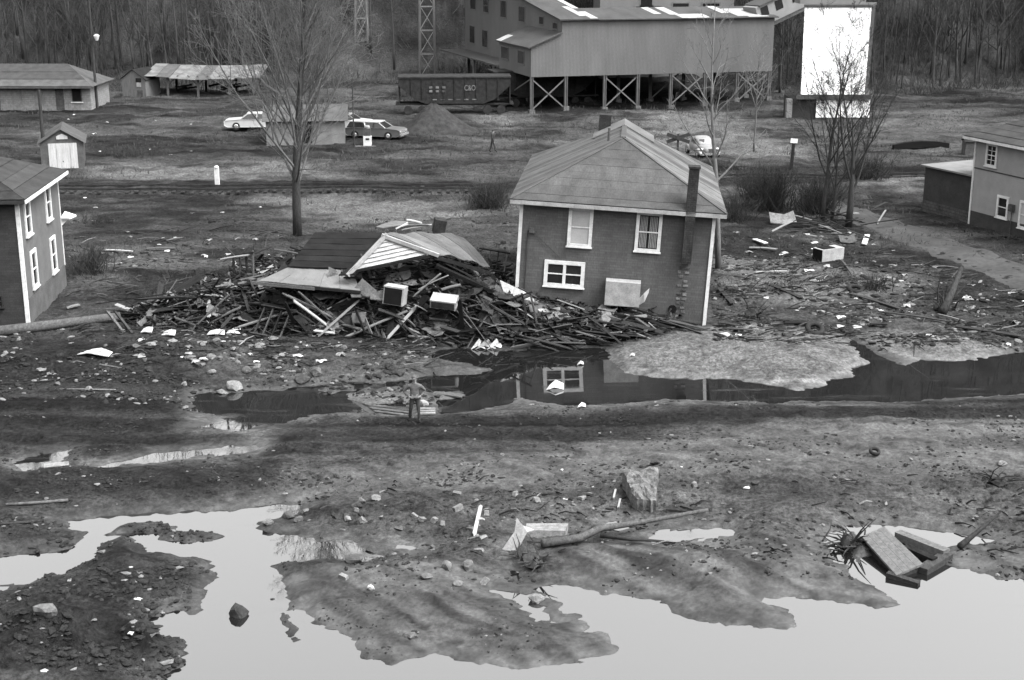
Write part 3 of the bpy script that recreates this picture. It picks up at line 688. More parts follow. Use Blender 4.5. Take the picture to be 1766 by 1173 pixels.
MB().span(4.05 - HW, 5.62 - HW, -.75, -.06, 1.05, 2.15).build('wall_panel', 'dirty_white', house)
mb = MB(); mb.sheet([[(5.62 - HW, -.40, 1.1), (5.85 - HW, -.5, 1.3), (6.0 - HW, -.55, 1.75)], [(5.62 - HW, -.55, 1.45), (5.8 - HW, -.6, 1.7), (6.02 - HW, -.6, 1.95)]], .03); mb.build('torn_flap', 'white_paint', house)
MB().span(4.35 - HW, 5.1 - HW, -.02, .1, .45, 1.03).build('broken_opening', 'black_hole', house)
st = MB(); cx0, cx1 = 7.34 - HW, 7.78 - HW
st.span(cx0, cx1, -.52, -.004, 3.15, 7.45); st.span(cx0 - .04, cx1 + .04, -.56, .04, 7.45, 7.55)
ch = st.build('chimney', 'brick_chimney', house)
for k in range(26):
    rr = random.Random(k); z = .35 + (k // 2) * .205
    if rr.random() < .22: continue
    x = cx0 - .06 + (k % 2) * .24 + rr.uniform(-.04, .04)
    MB().span(x, x + rr.uniform(.12, .22), -.035, -.004, z, z + rr.uniform(.08, .13)).build('mortar_scar', 'stone' if k % 3 else 'foundation', house)
mb = MB(); mb.tube([(7.15 - HW, -.06, .92), (7.15 - HW, .05, .92)], .19, 12); mb.build('flue_hole', 'black_hole', house)
MB().span(3.0 - HW, 3.62 - HW, 10.4, 11.1, e0 + .9, e0 + 2.75).build('chimney', 'brick_chimney', house)
mb = MB(); mb.tube([(3.62 - HW, 5.2, e0 + 1.5), (3.62 - HW, 5.2, e0 + 2.75)], .06, 8); mb.build('vent_pipe', 'rust', house)
mb = MB(); mb.tube([(.35 - HW, -.04, .5), (.35 - HW, -.05, 4.05), (.62 - HW, -.09, 4.1)], .022, 5); mb.tube([(.62 - HW, -.06, 4.0), (1.9 - HW, -.05, 2.9)], .012, 4); mb.build('service_wire', 'pole', house)
MB().box((.55 - HW, -.1, 4.1), (.28, .14, .22)).build('wire_bracket', 'rust', house)

# ---------------------------------------------------------------- the house at the left edge
c = G(50, 560); LW, LD, LH = 9.6, 7.3, 5.9
lh = thing('brick_house', 'two-storey house with dark front, paler rendered side wall and four tall white windows', 'house', (c.x, c.y, c.z - .1), (0, 0, R(4)))
MB().span(-LW, 0, .01, LD, .0, LH).build('wall', 'brick_siding_left', lh)
MB().span(.0, .03, .07, LD, 1.25, LH).build('side_cladding', 'render_side', lh)
mat('render_low', .07, .9, 1.5, .25, .2)
MB().span(.0, .05, .04, LD, -.3, 1.24).build('plinth', 'render_low', lh)
MB().span(-.12, .06, -.03, .07, .05, LH).build('corner_board', 'white_paint', lh)
MB().span(-.02, .06, LD - .05, LD + .04, 1.2, LH).build('corner_board', 'white_paint', lh)
o = .45; A = Vector((-LW - o, -o, LH)); B = Vector((o, -o, LH)); C = Vector((o, LD + o, LH)); D = Vector((-LW - o, LD + o, LH)); yy = LD / 2; rn = 4.1; Ra = Vector((-LW - o + rn, yy, LH + 1.75)); Rb = Vector((o - rn, yy, LH + 1.75))
rf = MB().add([A, B, C, D, Ra, Rb], [(0, 1, 5, 4), (1, 2, 5), (2, 3, 4, 5), (3, 0, 4), (3, 2, 1, 0)]).build('roof', 'roof_grey', lh)
hl = LD + 2 * o; s1 = math.hypot(hl / 2, 1.75)
strips(rf, 'roof_course', A, B - A, Vector((0, hl / 2, 1.75)), [(0, 0), (LW + 2 * o, 0), (LW + 2 * o - rn, s1), (rn, s1)], 1, .75, ['roof_dark_b', 'roof_grey', 'roof_grey'], th=.014, gap=0, seed=8, lap=.02)
s2 = math.hypot(rn, 1.75)
strips(rf, 'roof_course', B, C - B, Vector((-rn, 0, 1.75)), [(0, 0), (hl, 0), (hl / 2, s2)], 1, .75, ['roof_grey', 'roof_grey_b'], th=.014, gap=0, seed=9, lap=.02)
MB().span(o - .02, o + .05, -o, LD + o, LH - .16, LH - .005).build('fascia', 'white_paint', lh)
MB().span(-LW - o, o, -o - .05, -o + .02, LH - .16, LH - .005).build('fascia', 'roof_grey', lh)
sfm = lambda u_, v_, q: Vector((.035 + q, u_, v_))
for u0, z0 in ((.75, 4.0), (4.55, 3.95), (1.05, 1.5), (4.7, 1.35)): window(lh, sfm, u0, u0 + 1.0, z0, z0 + 1.75, 'dark', bw=.15)
lf = lambda u_, v_, q: Vector((u_ - LW, .008 - q, v_))
window(lh, lf, LW - 2.6, LW - 1.5, 2.9, 4.5, 'dark', bw=.12)
window(lh, lf, LW - 1.75, LW - 1.05, .95, 1.5, 'dark', frame='wood_dark', bw=.06)
mb = MB(); mb.prism([(.05, LD - .05, 3.55), (.5, LD - .1, 3.55), (.6, LD + .9, 3.5), (.05, LD + .9, 3.7)], (0, 0, .08)); mb.prism([(.05, LD, 3.2), (.05, LD + .02, 3.54), (.4, LD + .02, 3.54)], (0, .05, 0)); mb.build('door_canopy', 'white_paint', lh)

# ---------------------------------------------------------------- the pale house at the right edge, with its flat-roofed annex
c = G(1671, 386); th_ = math.atan2(-.93, .37)
rh = thing('pale_house', 'pale two-storey house with dark base band and flat-roofed annex beside the dirt road', 'house', (c.x, c.y, c.z - .1), (0, 0, th_))
mat('pale_siding', .19, .8, 1.2, .12, .1); mat('annex_wall', .035, .9, 1.4, .2, .2); mat('annex_roof', .11, .7, 1.2, .2, .1)
MB().span(0, 9.5, 0, 8, .0, 5.45).build('wall', 'pale_siding', rh)
MB().span(.0, 9.5, -.02, -.001, -.2, .95).build('base_band', 'annex_wall', rh)
MB().span(0.06, 9.5, -.035, -.002, 3.55, 3.61).build('belt_board', 'annex_wall', rh)
MB().span(-.06, .06, -.05, .08, -.05, 5.45).build('corner_board', 'white_paint', rh)
o = .55; A = Vector((-o, -o, 5.45)); B = Vector((9.5 + o, -o, 5.45)); C = Vector((9.5 + o, 8 + o, 5.45)); D = Vector((-o, 8 + o, 5.45)); Ra = Vector((3.3, 4, 7.4)); Rb = Vector((6.2, 4, 7.4))
rf = MB().add([A, B, C, D, Ra, Rb], [(0, 1, 5, 4), (1, 2, 5), (2, 3, 4, 5), (3, 0, 4), (3, 2, 1, 0)]).build('roof', 'roof_grey', rh)
s1 = math.hypot(4 + o, 1.95)
strips(rf, 'roof_course', A, B - A, Vector((0, 4 + o, 1.95)), [(0, 0), (9.5 + 2 * o, 0), (6.2 + o, s1), (3.3 + o, s1)], 1, .7, ['roof_grey', 'roof_grey_b'], th=.014, gap=0, seed=18, lap=.02)
MB().span(-o, 9.5 + o, -o - .04, -o + .02, 5.29, 5.445).build('fascia', 'white_paint', rh)
MB().span(-o - .04, -o + .02, -o + .03, 8 + o, 5.29, 5.445).build('fascia', 'white_paint', rh)
rfm = lambda u_, v_, q: Vector((u_, -.002 - q, v_))
window(rh, rfm, 1.0, 2.0, 3.85, 5.2, 'dark', bw=.14, mull=2)
window(rh, rfm, 2.35, 3.35, .98, 2.3, 'dark', bw=.14)
window(rh, rfm, 4.3, 5.3, .7, 2.3, 'shade', bw=.14)
MB().box((3.75, -.15, 1.75), (.36, .22, .4)).build('meter_box', 'rust', rh)
mb = MB(); mb.tube([(3.75, -.1, .1), (3.75, -.1, 1.5)], .03, 6); mb.build('meter_pipe', 'rust', rh)
MB().span(-4.9, -.07, .25, 4.5, -.1, 2.9).build('annex', 'annex_wall', rh)
an = MB(); an.prism([(-5.1, 0.0, 2.91), (-.08, 0.0, 2.98), (-.08, 4.7, 3.05), (-5.1, 4.7, 2.99)], (0, 0, .1)); an.build('annex_roof', 'annex_roof', rh)
MB().span(-4.9, -.08, .22, .249, -.1, .75).build('annex_base', 'foundation', rh)

# ---------------------------------------------------------------- coal tipple
TZ = gz(1.8, 137) - .32
tip = thing('coal_tipple', 'long corrugated metal coal tipple raised on steel posts above the rail sidings', 'tipple', (1.8, 137, TZ), (0, 0, R(18)))
mat('corrugated', .080, .65, .5, .16, .0, streak=(1, 1, .25)); corrugate(MATS['corrugated'], 2.2, 0, .95, .012)
mat('corrugated_side', .085, .65, .5, .12, .0, streak=(1, 1, .25)); corrugate(MATS['corrugated_side'], 2.2, 1, .95, .012)
mat('tipple_roof', .042, .7, .8, .25, .05, streak=(1, .4, 1)); mat('tipple_roof_pale', .22, .5, 1.0, .2, .05, streak=(1, .3, 1))
U0 = 3.75
def wallpoly(name, pts, ext, mt, par=tip): return MB().prism(pts, ext).build(name, mt, par)
TL = 25.6; SLP = .13
# front wall: one plane with the sloping lean-to at its left end
wallpoly('front_wall', [(0, 0, U0), (TL, 0, U0 - .15), (TL, 0, 8.85), (3.1, 0, 9.0), (3.1, 0, 7.75), (0, 0, 6.5)], (0, .12, 0), 'corrugated')
wallpoly('end_wall', [(0, .13, U0), (0, 10, U0), (0, 10, 6.5), (0, .13, 6.5)], (.12, 0, 0), 'corrugated_side')
wallpoly('side_wall', [(3.1, .13, U0), (3.1, 33, U0 - .8), (3.1, 33, 9 + 33 * SLP + 2), (3.1, 14, 9 + 14 * SLP), (3.1, .13, 9.0)], (.12, 0, 0), 'corrugated_side')
wallpoly('end_wall', [(TL, .13, U0 - .15), (TL, 5.4, U0), (TL, 5.4, 8.8 + 5 * SLP), (TL, .13, 8.8)], (-.12, 0, 0), 'corrugated_side')
wallpoly('floor_deck', [(.13, .14, U0 + .02), (TL - .14, .14, U0 - .12), (TL - .14, 33, U0 - .12), (.13, 33, U0 + .02)], (0, 0, .15), 'rust')
wallpoly('back_wall', [(3.3, 5.4, U0 + .2), (TL - .2, 5.4, U0 + .1), (TL - .2, 5.4, 9.3), (3.3, 5.4, 9.5)], (0, .1, 0), 'corrugated')
rfA = wallpoly('roof', [(2.75, -.35, 8.98), (6.7, -.35, 8.98), (6.7, 33.4, 9 + 33 * SLP), (2.75, 33.4, 9 + 33 * SLP)], (0, 0, .12), 'tipple_roof')
rfB = wallpoly('roof', [(6.72, -.35, 8.93), (TL + .3, -.35, 8.85), (TL + .3, 5.6, 8.85 + 5.9 * SLP), (6.72, 5.6, 8.93 + 5.9 * SLP)], (0, 0, .1), 'tipple_roof')
wallpoly('upper_wall', [(6.6, 5.7, 8.9), (6.6, 33, 8.9), (6.6, 33, 9 + 33 * SLP), (6.6, 5.7, 9 + 5.6 * SLP)], (.1, 0, 0), 'corrugated_side')
rfC = wallpoly('leanto_roof', [(-.3, -.25, 6.42), (-.3, 10.3, 6.42), (3.09, 10.3, 7.8), (3.09, -.25, 7.8)], (0, 0, .1), 'tipple_roof')
def sheetA(a0, a1, b0, b1, zo, par, base=8.98):
    MB().prism([(a0, b0, base + (b0 + .35) * SLP + zo), (a1, b0, base + (b0 + .35) * SLP + zo), (a1, b1, base + (b1 + .35) * SLP + zo), (a0, b1, base + (b1 + .35) * SLP + zo)], (0, 0, .03)).build('roof_sheet', 'tipple_roof_pale', par)
sheetA(5.9, 6.65, -.3, 3.2, .125, rfA); sheetA(5.2, 5.85, 1.0, 6.0, .128, rfA); sheetA(6.0, 6.6, 5, 14, .126, rfA)
for a0, a1, b0, b1 in ((13.4, 14.2, 2.0, 5.4), (14.9, 15.9, 1.5, 5.3), (15.4, 18.4, -.3, 1.6), (20.6, 21.5, 1.8, 5.5), (21.6, 24.2, .2, 4.0), (22.6, 24.8, -.32, .1)): sheetA(a0, a1, b0, b1, .105, rfB, 8.88)
MB().prism([(-.28, 8.6, 6.53), (-.28, 10.2, 6.53), (1.0, 10.2, 7.05), (1.0, 8.6, 7.05)], (0, 0, .03)).build('roof_sheet', 'tipple_roof_pale', rfC)
fm_end = lambda u_, v_, q: Vector((-.003 - q, u_, v_)); fm_side = lambda u_, v_, q: Vector((3.1 - .003 - q, u_, v_))
def hole(fm, u0, u1, v0, v1):
    f = MB(); f.add([fm(a, b_, d) for d in (0, .05) for a, b_ in ((u0, v0), (u1, v0), (u1, v1), (u0, v1))], [(3, 2, 1, 0), (4, 5, 6, 7), (0, 1, 5, 4), (1, 2, 6, 5), (2, 3, 7, 6), (3, 0, 4, 7)])
    w_ = f.build('window', 'corrugated', tip)
    g = MB(); e = .12; g.add([fm(a, b_, d) for d in (.051, .06) for a, b_ in ((u0 + e, v0 + e), (u1 - e, v0 + e), (u1 - e, v1 - e), (u0 + e, v1 - e))], [(3, 2, 1, 0), (4, 5, 6, 7), (0, 1, 5, 4), (1, 2, 6, 5), (2, 3, 7, 6), (3, 0, 4, 7)]); g.build('pane', 'glass_dark', w_)
hole(fm_end, 1.9, 4.0, 4.7, 6.1); hole(fm_end, 6.8, 9.3, 4.75, 6.1)
for u0, v0, v1 in ((1.2, 8.0, 8.75), (5.2, 8.2, 9.1), (11.0, 8.1, 9.8), (17.2, 8.2, 10.1), (23.6, 8.4, 10.4), (28.6, 8.5, 10.6), (24.0, 4.6, 6.6), (29.0, 4.7, 6.8)): hole(fm_side, u0, u0 + (1.4 if u0 < 10 else 2.1), v0, v1)
bal = MB(); bal.sheet([[(3.0, y, 12.3 - .25 * math.sin((y - 18) / 14 * math.pi)) for y in (19, 23, 27, 31, 33)], [(1.6, y, 12.0 - .25 * math.sin((y - 18) / 14 * math.pi)) for y in (19, 23, 27, 31, 33)]], .12); bal.build('side_platform', 'steel_grey', tip)
# steel posts and bracing, one by one
posts = [0.12, 3.6, 7.6, 11.1, 14.6, 18.3, 21.8, 25.4]
mat('tipple_steel', .085, .6, 2, .2, .1)
def post(x, y, top=None):
    wx, wy = 1.8 + x * math.cos(R(18)) - y * math.sin(R(18)), 137 + x * math.sin(R(18)) + y * math.cos(R(18)); g = gz(wx, wy) - TZ - .1
    top = U0 + .02 if top is None else top
    m_ = MB(); 
    for dx in (-.11, .11): m_.span(x + dx - .03, x + dx + .03, y - .14, y + .14, g, top)
    m_.span(x - .08, x + .08, y - .03, y + .03, g, top); pst = m_.build('post', 'tipple_steel', tip)
    MB().span(x - .28, x + .28, y - .28, y + .28, g - .1, g + .45).build('footing', 'concrete', pst)
for x in posts: post(x, .15)
for x in posts[3:]: post(x, 5.2)
post(.15, 9.9); post(3.2, 9.9); post(.3, 20); post(3.2, 32)
for a, b_ in ((0, 1), (2, 3), (4, 5), (6, 7)):
    for z0, z1 in ((.6, U0 - .2), (U0 - .2, .6)): MB().beam((posts[a], .15, z0), (posts[b_], .15 + (.05 if z0 < 1 else -.05), z1), .09, .12).build('brace', 'tipple_steel', tip)
MB().beam((0.15, 9.9, .6), (.12, .3, U0 - .2), .09, .12).build('brace', 'tipple_steel', tip)
for a, b_ in ((4, 5), (6, 7)):
    MB().beam((posts[a], 5.2, .6), (posts[b_], 5.2, U0 - .2), .09, .12).build('brace', 'tipple_steel', tip)
# inclined conveyor gallery
g0 = PD(1296, 30, 146.0); g1 = PD(1440, -38, 150.5)
gal = thing('conveyor_gallery', 'pale enclosed conveyor gallery sloping up from the tipple roof with dark windows', 'conveyor', g0)
dv = g1 - g0; m_ = MB(); m_.beam((0, 0, 0), dv, 2.2, 2.1); mat('gallery_wall', .13, .7, .8, .12, .05); m_.build('gallery_wall', 'gallery_wall', gal)
m_ = MB(); m_.beam((0, 0, 1.14), dv + Vector((0, 0, 1.14)), 2.6, .14); m_.build('roof', 'tipple_roof', gal)
m_ = MB(); m_.beam((0, 0, -1.3), dv + Vector((0, 0, -1.3)), 2.0, .45); m_.build('truss', 'rust', gal)
side = dv.cross(Vector((0, 0, 1))).normalized(); du = dv.normalized()
if side.y > 0: side = -side
for px in (1307, 1331, 1359):
    t = (px - 1296) / (1440 - 1296); p_ = dv * t + side * 1.1 + Vector((0, 0, .35)); m_ = MB(); m_.beam(p_ - du * .45, p_ + du * .45, .06, .95); m_.build('window', 'glass_dark', gal)
m_ = MB(); 
# preparation plant standing behind
pl0 = PD(1035, 60, 168); pl1 = PD(1257, 60, 172)
pb = GX((pl0.x + pl1.x) / 2, 175)
prep = thing('preparation_plant', 'tall pale metal-clad coal preparation plant rising behind the tipple roof', 'building', pb)
mat('plant_wall', .11, .7, .4, .14, .0, streak=(1, 1, .3)); mat('plant_wall_dark', .10, .7, .5, .2, .0)
hwid = (pl1.x - pl0.x) / 2
MB().span(-hwid, hwid, -6, 8, -2, 19 - pb.z).build('wall', 'plant_wall', prep)
MB().span(-hwid - .4, hwid + .4, -6.4, 8.4, 19 - pb.z + .01, 19.3 - pb.z).build('roof', 'tipple_roof', prep)
for px, py, ww, hh in ((1104, 19, 1.3, 1.3), (1129, 19, 1.7, 1.3), (1115, 3, 1.6, 1.4), (1174, 15, 2.1, 1.5), (1226, 16, 2.2, 1.6), (1174, -30, 2.0, 1.5), (1226, -30, 2.0, 1.5)):
    q = PD(px, py, pb.y - 6) - pb; w_ = MB().box((q.x, -6.02, q.z), (ww, .08, hh)).build('window', 'plant_wall_dark', prep); MB().box((q.x, -6.07, q.z), (ww - .3, .03, hh - .3)).build('pane', 'glass_dark', w_)

# ---------------------------------------------------------------- white-faced truck bin
YB = 131.5
b0 = PD(1405, 224, YB); b1 = PD(1500, 224, YB); bb = GX((b0.x + b1.x) / 2, YB)
binn = thing('coal_bin', 'tall coal loading bin with bright white metal front and lower white panel', 'bin', bb)
def loc(px, py, Y=YB): return PD(px, py, Y) - bb
a, b_ = loc(1384, 12), loc(1496, 164); y0 = 0
m_ = MB(); lx0, lx1 = loc(1381, 162).x, loc(1491, 162).x; tx0, tx1 = loc(1388, 12).x, loc(1503, 12).x; zt, zb = a.z, b_.z
m_.prism([(lx0, .02, zb), (lx1, .02, zb), (tx1, .02, zt), (tx0, .02, zt)], (1.5, 4.6, 0)); m_.build('bin_body', 'tipple_roof', binn)
mat('bright_sheet', .80, .5, .8, .10, .02)
nn = 4
for k in range(nn):
    f0, f1 = k / nn, (k + 1) / nn; e = .012
    MB().prism([(lx0 + (lx1 - lx0) * f0 + e * (k > 0), -.03, zb + .05), (lx0 + (lx1 - lx0) * f1, -.03, zb + .05), (tx0 + (tx1 - tx0) * f1, -.03, zt - .05), (tx0 + (tx1 - tx0) * f0 + e * (k > 0), -.03, zt - .05)], (0, .05, 0)).build('front_sheet', 'bright_sheet', binn)
MB().prism([(lx0 - .4, -.1, zb - .38), (lx1 + .6, -.1, zb - .38), (lx1 + .6, -.1, zb - .003), (lx0 - .4, -.1, zb - .003)], (1.5, 4.7, 0)).build('bin_floor', 'rust', binn)
MB().prism([(tx0 - .1, -.15, zt), (tx1 + .1, -.15, zt), (tx1 + .1, -.15, zt + .2), (tx0 - .1, -.15, zt + .2)], (1.5, 4.7, 0)).build('top_rail', 'rust', binn)
c0, c1 = loc(1407, 222), loc(1503, 170)
for k in range(2): 
    q0 = c0.x + (c1.x - c0.x) * k / 2; q1 = c0.x + (c1.x - c0.x) * (k + 1) / 2 - .015
    MB().span(q0, q1, .35, .42, .12, zb - .4).build('lower_sheet', 'bright_sheet', binn)
MB().span(c0.x, c1.x, .43, 4.4, -.2, zb - .4).build('lower_body', 'concrete', binn)
q = loc(1356, 218); MB().span(q.x, q.x + .5, .2, 1.0, -.3, zb - .4).build('pier', 'gallery_wall', binn)
MB().span(q.x + .5, c0.x - .02, .6, 4.4, -.3, zb - .4).build('side_wall', 'annex_wall', binn)
MB().span(loc(1385, 10).x, loc(1500, 10).x, 1.5, 4.0, zt + .2, zt + 1.4).build('head_box', 'gallery_wall', binn)

# ---------------------------------------------------------------- small outbuildings
mat('block_wall', .16, .85, 3, .25, .2); brick_lines(MATS['block_wall'], .4, .2, .75)
mat('door_grey', .12, .8, 2, .3, .1); mat('door_pale', .3, .75, 2, .22, .1, streak=(5, 5, .5)); mat('shed_board', .085, .85, 2, .3, .2, streak=(6, 6, .5)); mat('shed_roof', .05, .8, 1.5, .3, .1); mat('brown_board', .06, .85, 2, .3, .2)
def gable(parent, x0, x1, y0, y1, h, rise, ridge_x=True, o=.25, wallm='shed_board', roofm='shed_roof', boards=None):
    """walls with gable ends and two roof slopes laid in separate sheets"""
    if ridge_x:
        ym = (y0 + y1) / 2; sec = [(x0, y0, 0), (x0, y0, h), (x0, ym, h + rise), (x0, y1, h), (x0, y1, 0)]; ext = (x1 - x0, 0, 0)
    else:
        xm_ = (x0 + x1) / 2; sec = [(x0, y0, 0), (x1, y0, 0), (x1, y0, h), (xm_, y0, h + rise), (x0, y0, h)]; ext = (0, y1 - y0, 0)
    MB().prism(sec, ext).build('wall', wallm, parent)
    half = ((y1 - y0) if ridge_x else (x1 - x0)) / 2; k = rise / half; s = math.hypot(half + o, (half + o) * k)
    if ridge_x:
        L = x1 - x0 + 2 * o; O1 = (x0 - o, y0 - o, h - o * k); O2 = (x1 + o, y1 + o, h - o * k); U1, U2 = (1, 0, 0), (-1, 0, 0); V1, V2 = (0, 1, k), (0, -1, k)
    else:
        L = y1 - y0 + 2 * o; O1 = (x0 - o, y1 + o, h - o * k); O2 = (x1 + o, y0 - o, h - o * k); U1, U2 = (0, -1, 0), (0, 1, 0); V1, V2 = (1, 0, k), (-1, 0, k)
    for i, (O, U, V) in enumerate(((O1, U1, V1), (O2, U2, V2))): strips(parent, 'roof_sheet', O, U, V, [(0, 0), (L, 0), (L, s), (0, s)], 0, 1.1, roofm, th=.03, gap=.01, seed=i)
# low block building far left
c = G(158, 190); bw_ = 19.0
blk = thing('block_building', 'long low pale block building with dark doors and hip roof below the wooded hill', 'building', c)
MB().span(-bw_, 0, 0, 6.5, -.2, 2.35).build('wall', 'block_wall', blk)
o = .5; A = Vector((-bw_ - o, -o - .3, 2.3)); B = Vector((o, -o - .3, 2.3)); C = Vector((o, 7, 2.3)); D = Vector((-bw_ - o, 7, 2.3)); Ra = Vector((-bw_ + 3.5, 3.2, 4.1)); Rb = Vector((-2.9, 3.2, 4.1))
rf = MB().add([A, B, C, D, Ra, Rb], [(0, 1, 5, 4), (1, 2, 5), (2, 3, 4, 5), (3, 0, 4), (3, 2, 1, 0)]).build('roof', 'shed_roof', blk)
s1 = math.hypot(4.0, 1.8); strips(rf, 'roof_course', A, B - A, Vector((0, 4.0, 1.8)), [(0, 0), (bw_ + 2 * o, 0), (bw_ + o - 2.9, s1), (3.5 + o, s1)], 1, 1.5, ['roof_grey_b', 'shed_roof', 'roof_grey'], th=.02, gap=0, seed=31, lap=.03)
MB().span(-bw_ - o, o, -o - .36, -o - .3, 2.15, 2.31).build('fascia', 'rust', blk)
def bx_px(px): return (px - 158) * (c.y * .961 + 4.6) / F
for a, b_, mt in ((23, 40, 'door_grey'), (62, 77, 'door_grey'), (98, 112, 'rust'), (-16, 2, 'rust'), (-60, -45, 'door_grey')):
    x0, x1 = bx_px(a), bx_px(b_); d_ = MB().span(x0, x1, -.04, -.003, .02, 2.05).build('door', mt, blk); MB().span(x0 - .08, x1 + .08, -.06, -.041, 2.05, 2.15).build('lintel', 'white_paint', d_)
x0, x1 = bx_px(126), bx_px(143); w_ = MB().span(x0, x1, -.05, -.003, .8, 2.1).build('window', 'rust', blk); MB().span(x0 + .08, x1 - .08, -.07, -.051, .88, 2.02).build('pane', 'black_hole', w_); MB().span(x0 - .1, x1 + .1, -.14, -.003, .7, .79).build('sill', 'white_paint', w_)
# little gabled shed
c = G(232, 168); sh = thing('gabled_shed', 'little weathered gabled shed with a pale patched front at the foot of the woods', 'shed', c, (0, 0, R(-14)))
gable(sh, -1.35, 1.35, 0, 3.2, 1.9, .95, False, .15, 'shed_board', 'roof_dark')
MB().span(.35, .85, -.05, -.003, 1.1, 1.55).build('window', 'dirty_white', sh); MB().span(.3, .9, -.06, -.003, 1.6, 2.0).build('window', 'glass_dark', sh); MB().span(.4, 1.0, -.05, -.003, 0, .75).build('door', 'rust', sh)
# open pole shed with a sagging tin roof
c = G(290, 165); ps = thing('pole_shed', 'open pole shed with sagging patched tin roof on forked timber posts', 'shed', c)
sc = c.y / F
for i, (px, dx) in enumerate(((0, 0), (50, .1), (105, 0), (148, -.1))):
    for yy in (0, 4):
        p_ = MB(); x = px * sc + dx; p_.beam((x, yy, -.4), (x + .05, yy, 2.1), .22, .22)
        ps_ = p_.build('post', 'shed_board' if yy == 0 else 'wood_dark', ps)
        if yy == 0:
            q = MB(); q.beam((x, -.02, 1.1), (x + 1.2, -.02, 2.1), .12, .12); q.build('brace', 'shed_board', ps_)
            if i in (1, 2): q = MB(); q.beam((x, -.02, 1.1), (x - 1.0, -.02, 2.1), .12, .12); q.build('brace', 'shed_board', ps_)
mat('sag_tin', .09, .6, 1.2, .45, .1)
rr = random.Random(44)
for k in range(9):
    x0 = -2.3 + k * 1.36; zf = 2.15 - .35 * math.sin(k / 9 * 3.1) + rr.uniform(-.05, .05); zbk = 2.9 - .2 * math.sin(k / 9 * 3.1)
    m_ = MB(); m_.sheet([[(x0, -.9, zf), (x0 + .7, -.9, zf - .03), (x0 + 1.38, -.9, zf + rr.uniform(-.1, .05))], [(x0, 2, (zf + zbk) / 2 + .05), (x0 + .7, 2, (zf + zbk) / 2 - .08), (x0 + 1.38, 2, (zf + zbk) / 2 + .03)], [(x0, 5, zbk), (x0 + .7, 5, zbk), (x0 + 1.38, 5, zbk)]], .03)
    m_.build('roof_sheet', 'sag_tin' if k not in (1, 4) else 'roof_tin_a', ps)
for k in range(10):
    x0 = rr.uniform(0, 8); z = .2 + rr.random() * .6; MB().beam((x0, 2.2 + rr.random(), z), (x0 + rr.uniform(1, 2.5), 2.2 + rr.random(), z + .3), .15, .2).build('stored_timber', 'wood_dark', ps)
# garage with double doors
c = G(110, 291); gs = thing('garage_shed', 'small gabled garage with two pale plank doors beside a dark utility pole', 'garage', c, (0, 0, R(15)))
gable(gs, -1.55, 1.5, 0, 4.5, 1.95, .95, False, .2, 'brown_board', 'shed_roof')
for k, x in enumerate((-.98, -.42, .06, .56)): 
    MB().span(x, x + (.5 if k % 2 else .54), -.05, -.003, .02, 1.9).build('door_plank', 'door_pale', gs)
for x in (-1.05, .01, 1.12): MB().span(x - .03, x + .03, -.07, -.051, .5, .6).build('hinge', 'rust', gs)
m_ = MB(); m_.prism([(-.35, -.06, 2.2), (.45, -.06, 2.2), (.45, -.06, 2.42), (.05, -.06, 2.6), (-.35, -.06, 2.42)], (0, .05, 0)); m_.build('gable_board', 'door_pale', gs)
# pale shed behind the big tree
c = G(460, 252); pw = thing('pale_shed', 'pale two-part shed with tin roof standing behind the big bare tree', 'shed', c, (0, 0, R(6)))
mat('pale_board', .12, .85, 1.5, .22, .1)
gable(pw, 0, 6.4, 0, 4.2, 2.1, .95, True, .3, 'pale_board', 'shed_roof')
MB().span(2.9, 3.7, -.05, -.003, .2, 2.0).build('doorway', 'black_hole', pw)
for x in (.3, 1.5, 2.6, 5.8): MB().span(x, x + .25, -.1, .2, -.4, .02).build('footing', 'wood_dark', pw)
# ================================================================== wreckage heap and the collapsed roof
def heap(x, y):
    """height of the wreckage above the ground"""
    top = np.interp(x, [-19, -16, -13.5, -10.5, -7, -3.5, -1, .8, 3, 6, 8.2], [0, .7, 1.3, 1.8, 2.2, 2.05, 1.75, 1.25, .75, .5, 0])
    fr = np.interp(x, [-19, -14, -8, -3, 2, 6, 8], [62.5, 60.9, 60.3, 59.6, 59.3, 59.9, 61.2]); bk = np.interp(x, [-19, -15, -12, -8, -2, -.3, .2, 8], [65, 69, 72.5, 72, 70, 69, 66.5, 65.5])
    return top * sm(0, 2.6, y - fr) * sm(0, 2.5, bk - y)
def hz_(x, y): return float(heap(np.array([x]), np.array([y]))[0]) + max(gz(x, y), 0)
hx = np.linspace(-19, 8.2, 170); hy = np.linspace(59, 73.5, 96); HXX, HYY = np.meshgrid(hx, hy)
HZ = heap(HXX.ravel(), HYY.ravel()); HZ = HZ * (.70 + .9 * fbm(HXX.ravel() * .9, HYY.ravel() * .9, 4, 71)) + .5 * HZ.clip(0, .4) * fbm(HXX.ravel() * 3, HYY.ravel() * 3, 3, 72)
ZG = np.maximum(height(HXX.ravel(), HYY.ravel()), 0)
zz = np.where(HZ > .05, ZG + HZ - .12, ZG - .3)
m = MB(); ii = np.arange(hx.size * hy.size).reshape(hy.size, hx.size)
m.add(np.stack([HXX.ravel(), HYY.ravel(), zz], 1).tolist(), np.stack([ii[:-1, :-1], ii[:-1, 1:], ii[1:, 1:], ii[1:, :-1]], -1).reshape(-1, 4).tolist())
m.cm = 1
rr = random.Random(21)
def loosebox(mb, p, L, wd, th, yaw, pitch, roll):
    mb.box(p, (wd, L, th), Euler((pitch, roll, yaw)).to_matrix())
